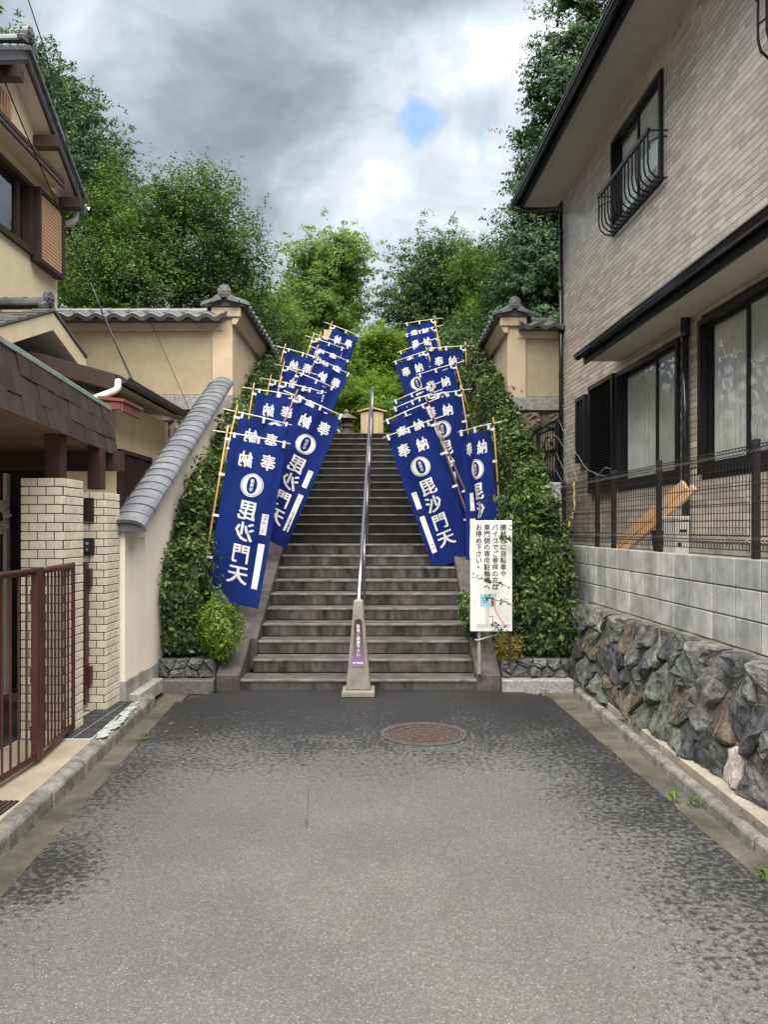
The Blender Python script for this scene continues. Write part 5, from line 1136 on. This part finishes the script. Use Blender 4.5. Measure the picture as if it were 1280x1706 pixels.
bush('bush', 'small dark green tuft between the steps and the notice board', (.93, 8.1, .72), (.13, .3, .24), 1800, 'hedge', .04, 23)
def sprig(lab, pts, n, mat='hedge', ls=.045):     # a stray shoot
    pts = [Vector(p) for p in pts]; s = thing('shoot', lab, 'shoot', pts[0]); MB().tube(pts, .0035, 5).build('stem', 'bark', s); C = []; 
    for i in range(n):
        t = random.uniform(.25, 1) * (len(pts) - 1); k = min(int(t), len(pts) - 2); C.append(pts[k].lerp(pts[k + 1], t - k) + Vector((random.gauss(0, .02), random.gauss(0, .015), random.gauss(0, .02))))
    leaves_obj('leaf', [leaf_arrays(np.array(C), RS.normal(size=(n, 3)) + np.array((0, -1, .6)), ls, .45)], mat, s, 'stuff')
sprig('leafy shoot crossing the middle of the notice board', [P(862, 985, 7.55), P(835, 972, 7.33), P(812, 966, 7.31), P(788, 962, 7.30)], 26)
sprig('leafy shoot crossing the map on the notice board', [P(870, 1020, 7.5), P(845, 1003, 7.33), P(826, 1000, 7.31), P(806, 992, 7.3)], 24)
sprig('leafy shoot over the upper right corner of the notice board', [P(878, 905, 7.55), P(852, 898, 7.33), P(842, 893, 7.31), P(834, 900, 7.31)], 40)
sprig('leafy shoot over the lower part of the notice board', [P(862, 1062, 7.5), P(838, 1052, 7.34), P(826, 1044, 7.31), P(818, 1040, 7.3)], 22)
sprig('long shoot reaching from the right hedge towards the mesh fence', [P(915, 905, 7.7), P(935, 880, 7.6), P(955, 858, 7.5), P(962, 845, 7.5)], 30)
def weed(lab, x, y, n, h=.10, z=0):
    w = thing('weed', lab, 'weed', (x, y, z)); C = []; N_ = []
    for i in range(n):
        a = random.uniform(0, 6.28); r = random.uniform(0, .05); C.append((x + r * math.cos(a), y + r * math.sin(a), z + random.uniform(.01, h))); N_.append((math.cos(a), math.sin(a), 1.2))
    leaves_obj('leaf', [leaf_arrays(np.array(C), np.array(N_), .05, .3)], 'weed', w, 'stuff')
    MB().tube([(x, y, z - .01), (x + .005, y, z + h * .8)], .002, 4).build('stem', 'weed', w)
g = lambda px, py: (lambda Y: ((px - CX) / F_PX * Y, Y))(EYE * F_PX / (py - HY))
for (px, py), n, h, lab in (((1140, 1285), 26, .16, 'tallest weed, growing in the joint below the stone wall'), ((1160, 1342), 18, .05, 'flat weed on the right gutter beside the kerb'), ((1122, 1335), 20, .06, 'weed at the asphalt edge on the right'), ((1036, 1212), 10, .06, 'tiny weed on the right kerb nearest the planter'), ((1272, 1465), 16, .06, 'weed in the right gutter at the picture edge'), ((237, 1232), 16, .04, 'small weed in the left gutter near the slate tiles'), ((360, 1152), 10, .05, 'tiny weed at the foot of the left granite cheek'), ((910, 1160), 14, .05, 'weed before the granite kerb under the right hedge')): weed(lab, *g(px, py), n, h)
lf = []
for k in range(34):
    px, py = random.choice([(random.uniform(940, 1010), random.uniform(1165, 1185)), (random.uniform(1225, 1275), random.uniform(1365, 1400)), (random.uniform(270, 330), random.uniform(1160, 1260))]); x, y = g(px, py); lf.append((x, y, .012 if px < 1200 else .075))
leaves_obj('fallen_leaves', [leaf_arrays(np.array(lf), np.tile((0, 0, 1.), (len(lf), 1)) + RS.normal(0, .2, (len(lf), 3)), .035, .5)], 'lit', None, 'stuff')
# ------------------------------------------------------------ trees
def tree(lab, mat, base, lobes, ntw, k, ln, wd, L, spread, rise, trunk_r=.16, droop=0., sd=1, name='tree', up=.45, shell=.45, pend=0.):
    t = thing(name, lab, 'tree', base); rs = np.random.RandomState(sd); lobes = [np.array(l, float) for l in lobes]
    w = np.array([l[3] * l[4] + l[4] * l[5] + l[3] * l[5] for l in lobes]); idx = rs.choice(len(lobes), ntw, p=w / w.sum()); Lb = np.stack(lobes)[idx]
    d = rs.normal(size=(ntw, 3)); d /= np.linalg.norm(d, axis=1, keepdims=True)
    f = (shell + (1 - shell) * rs.uniform(0, 1, ntw) ** .5)
    lump = np.array([1 + .30 * noise.noise(tuple(v * 2.1 + sd)) + .18 * noise.noise(tuple(v * 5 + sd * 3)) for v in d])
    p = Lb[:, :3] + d * Lb[:, 3:6] * (f * lump)[:, None]
    nc = max(12, ntw // 13); kk = rs.randint(0, nc, ntw); far = rs.uniform(0, 1, ntw) < .1; sz = np.stack(lobes)[:, 3].mean() * (.26 if up > .7 else .31)     # twigs gather into pads
    p2 = p[:nc][kk] + rs.normal(0, 1, (ntw, 3)) * sz * np.array((1, 1, .45 if up > .7 else .75)); p = np.where(far[:, None], p, p2); Lb = np.where(far[:, None], Lb, Lb[:nc][kk])
    cen = np.stack(lobes)[:, :3].mean(0); out = p - Lb[:, :3]; out /= np.linalg.norm(out, axis=1, keepdims=True) + 1e-6
    dr = out * .8 + np.array((0, 0, rise)) + rs.normal(0, .38, (ntw, 3)); dr /= np.linalg.norm(dr, axis=1, keepdims=True)
    tl = .8 * L * rs.uniform(.5, 1.35, ntw); tt = rs.uniform(0, 1, (ntw, k))
    c = p[:, None] + dr[:, None] * (tl[:, None] * (tt - .35))[..., None] + rs.normal(0, 1, (ntw, k, 3)) * (spread * .62 * (1.15 - .75 * tt))[..., None] * np.array((1, 1, .55)); c[..., 2] -= droop * tt ** 2 * tl[:, None]
    nn = out[:, None] * .5 + np.array((0, 0, up)) + rs.normal(0, .5, (ntw, k, 3))
    c = c.reshape(-1, 3); nn = nn.reshape(-1, 3)
    leaves_obj('crown', [leaf_arrays(c, nn, ln, wd)], mat, t)
    mb = MB(); b = Vector(base); top = Vector(cen); zmx = max(l[2] + .5 * l[5] for l in lobes); hi = Vector((cen[0], cen[1], zmx))
    mb.tube([b - Vector((0, 0, .2)), b.lerp(hi, .3) + Vector((.08, 0, 0)), b.lerp(hi, .65) - Vector((.06, 0, 0)), hi], [trunk_r, trunk_r * .8, trunk_r * .5, trunk_r * .12], 8).build('trunk', 'bark', t, smooth=True)
    for q in rs.permutation(ntw)[:14]:
        e = Vector(p[q]); s = b.lerp(hi, rs.uniform(.35, .8)); m = s.lerp(e, .5) + Vector((0, 0, .15)); MB().tube([s, m, e], [trunk_r * .3, trunk_r * .18, trunk_r * .05], 5).build('limb', 'bark', t)
    return t
def conifer(lab, mat, base, h, r, ntw, k, sd, z0=1.2, lean=0., ln=.11):
    t = thing('conifer', lab, 'tree', base); rs = np.random.RandomState(sd); B = np.array(base)
    nb = ntw // 14; u = 1 - np.sqrt(rs.uniform(0, 1, nb)) ** 1.05; z = z0 + (h - z0) * u; ph = rs.uniform(0, 6.283, nb); R_ = r * (1 - u) ** .8 * rs.uniform(.7, 1.12, nb) + .15
    C = []; N_ = []
    for zz, a, rr in zip(z, ph, R_):
        m = 14; s = rs.uniform(.15, 1, m) ** .6; lat = rs.normal(0, .13, m) * rr * .7
        x = np.cos(a) * rr * s - np.sin(a) * lat; y = np.sin(a) * rr * s + np.cos(a) * lat; zc = zz + .28 * rr * s - .30 * rr * s ** 2 + rs.normal(0, .05, m) + lean * 0
        o = np.stack([x, y, zc], 1); 
        tt = rs.uniform(0, 1, (m, k)); dr = np.stack([np.cos(a) + rs.normal(0, .5, m), np.sin(a) + rs.normal(0, .5, m), rs.normal(.1, .35, m)], 1)
        c = o[:, None] + dr[:, None] * (tt * .34)[..., None] + rs.normal(0, 1, (m, k, 3)) * (.075 * (1.2 - tt))[..., None] * np.array((1, 1, .6))
        C.append(c.reshape(-1, 3)); N_.append((np.stack([np.cos(a) * np.ones((m, k)), np.sin(a) * np.ones((m, k)), np.ones((m, k)) * .8], -1) + rs.normal(0, .5, (m, k, 3))).reshape(-1, 3))
    c = np.concatenate(C) + B; c[:, 0] += lean * (c[:, 2] - B[2])
    leaves_obj('crown', [leaf_arrays(c, np.concatenate(N_), ln, .42)], mat, t)
    b = Vector(base); MB().tube([b - Vector((0, 0, .2)), b + Vector((lean * h * .5, 0, h * .5)), b + Vector((lean * h, 0, h * .97))], [.2, .11, .015], 8).build('trunk', 'bark', t, smooth=True)
    for q in rs.permutation(nb)[:26]:
        e = b + Vector((math.cos(ph[q]) * R_[q] * .8 + lean * z[q], math.sin(ph[q]) * R_[q] * .8, z[q] + .05)); MB().tube([b + Vector((lean * z[q], 0, z[q] - .1)), e], [.035, .008], 5).build('limb', 'bark', t)
    return t
def lobe(px, py, Y, rx, rz, ry=None): c = P(px, py, Y); s = Y / F_PX; return (c.x, c.y, c.z, rx * s, ry or rx * s, rz * s)
T0 = 3.44
tree('tall dark conifer rising behind the cream house at the left edge', 'conif', (-9, 19, T0), [lobe(30, 120, 19, 42, 60), lobe(75, 150, 19, 48, 55), lobe(100, 215, 19, 62, 55), lobe(70, 290, 18.6, 100, 70), lobe(135, 285, 19, 66, 60), lobe(185, 345, 19, 55, 50), lobe(60, 400, 18.8, 120, 80), lobe(150, 400, 18.8, 80, 60)], 3600, 28, 0.096, .4, .6, .12, .1, .2, .5, sd=31, name='conifer')
conifer('tall dark conifer towering behind the eaves of the tiled house', 'conif', (4.75, 18, T0), 12.6, 2.6, 11500, 24, 32, .8, ln=.095)
tree('broad dark green maple behind the left temple wall', 'maple', (-4.7, 17, T0), [lobe(300, 420, 17, 95, 95), lobe(365, 375, 16.5, 62, 66), lobe(215, 440, 17.3, 90, 90), lobe(392, 440, 16.6, 44, 66), lobe(310, 345, 17, 65, 62), lobe(160, 480, 17.5, 90, 80), lobe(255, 500, 16.8, 140, 70), lobe(395, 500, 17, 48, 56)], 4200, 26, 0.068, .5, .75, .14, .75, .2, sd=33, up=.8)
tree('feathery green sapling tips above the left end of the maple', 'maple', (-6.2, 17.6, T0), [lobe(190, 330, 17.6, 45, 45), lobe(215, 400, 17.6, 50, 50)], 360, 22, 0.068, .5, .8, .13, .6, .08, sd=34)
tree('pale green columnar oak left of the centre gap', 'pale', (-1.75, 22, T0), [lobe(540, 455, 22, 56, 56), lobe(520, 530, 22, 62, 60), lobe(575, 442, 22, 32, 40), lobe(500, 600, 22, 60, 60), lobe(556, 520, 22, 42, 55), lobe(530, 620, 22, 80, 60)], 3800, 36, 0.092, .40, .36, .16, .1, .14, .35, sd=35)
tree('yellow green bamboo grove behind the left banners', 'bambo', (-3.0, 20, T0), [lobe(445, 530, 20, 45, 50), lobe(430, 580, 20, 50, 60), lobe(470, 560, 20, 40, 60)], 1000, 23, 0.096, .22, .6, .14, .3, .05, .4, sd=36, name='bamboo')
tree('light green layered maple in the centre gap behind the steps', 'maple2', (-.3, 19.5, T0), [lobe(618, 600, 19.5, 48, 42), lobe(650, 585, 19.7, 34, 34), lobe(600, 640, 19, 48, 42), lobe(655, 640, 19.5, 42, 45), lobe(628, 572, 19.6, 34, 22)], 1900, 25, 0.060, .55, .55, .11, .15, .08, .1, sd=37, up=1.1)
tree('low light green maple spray beside the cypress box', 'maple2', (-.2, 17.6, T0), [lobe(650, 690, 17.6, 42, 28), lobe(590, 680, 17.8, 36, 34), lobe(625, 655, 17.9, 40, 26), lobe(578, 650, 18, 30, 40)], 800, 25, 0.052, .55, .45, .10, .1, .04, .1, sd=38, up=1.1)
tree('round dark evergreen oak right of the centre gap', 'round', (1.75, 22.5, T0), [lobe(735, 462, 22.5, 62, 54), lobe(704, 520, 22.5, 54, 56), lobe(780, 500, 22.5, 66, 70), lobe(712, 590, 22.4, 55, 50), lobe(770, 590, 22.4, 70, 60), lobe(660, 640, 22.4, 50, 50)], 4200, 36, 0.092, .40, .36, .16, .15, .2, .2, sd=39)
tree('pale bamboo like tree leaning against the right conifer', 'bambo', (3.1, 20.5, T0), [lobe(830, 470, 20.5, 48, 55), lobe(800, 430, 20.6, 34, 34), lobe(870, 520, 20.3, 55, 50), lobe(820, 540, 20.3, 55, 50), lobe(890, 470, 20.5, 45, 55)], 1900, 25, 0.096, .25, .6, .15, .2, .07, .45, sd=40, name='bamboo')
tree('dark evergreen filling the gap behind the right banners', 'round', (1.9, 19.5, T0), [lobe(770, 600, 19.5, 70, 50), lobe(720, 650, 19.6, 55, 55), lobe(800, 640, 19.5, 50, 50)], 1300, 28, 0.080, .4, .5, .15, .15, .1, .2, sd=41)
tree('dark evergreen behind the left temple wall and banners', 'maple', (-2.6, 19, T0), [lobe(440, 600, 19, 60, 60), lobe(500, 640, 19, 60, 60), lobe(400, 545, 19, 60, 50)], 1300, 26, 0.072, .45, .5, .15, .3, .1, .1, sd=42)
rs = np.random.RandomState(50); C = []
for k in range(90):     # the wooded hill beyond, one mass
    x = rs.uniform(-16, 16); y = rs.uniform(27, 36); h = rs.uniform(2.3, 3.2) + (1.0 if abs(x + .5) > 3 else 0); n = 420; d = rs.normal(size=(n, 3)); d /= np.linalg.norm(d, axis=1, keepdims=True); C.append(np.array((x, y, T0 + h * .45)) + d * np.array((1.7, 1.7, h * .6)) * rs.uniform(.75, 1.05, (n, 1)))
C = np.concatenate(C); leaves_obj('far_wood', [leaf_arrays(C, RS.normal(size=(len(C), 3)) + np.array((0, -.4, .8)), .26, .5)], 'maple', None, 'stuff')

# repeats share a group phrase
GR = dict(hedge='hedges flanking the steps', weed='weeds in the gutters and joints', rope='ropes tied to the mesh fence', cable='overhead cables', shoot='stray shoots of the right hedge', kerb='kerbs along the lane', planter='low rubble planters', bush='small bushes at the foot of the steps', house='houses beside the lane', tree='trees behind the temple walls')
GR['temple wall'] = 'temple walls beside the steps'
for o in bpy.data.objects:
    if o.parent is None and o.get('category') in GR and not o.get('group'): o['group'] = GR[o['category']]
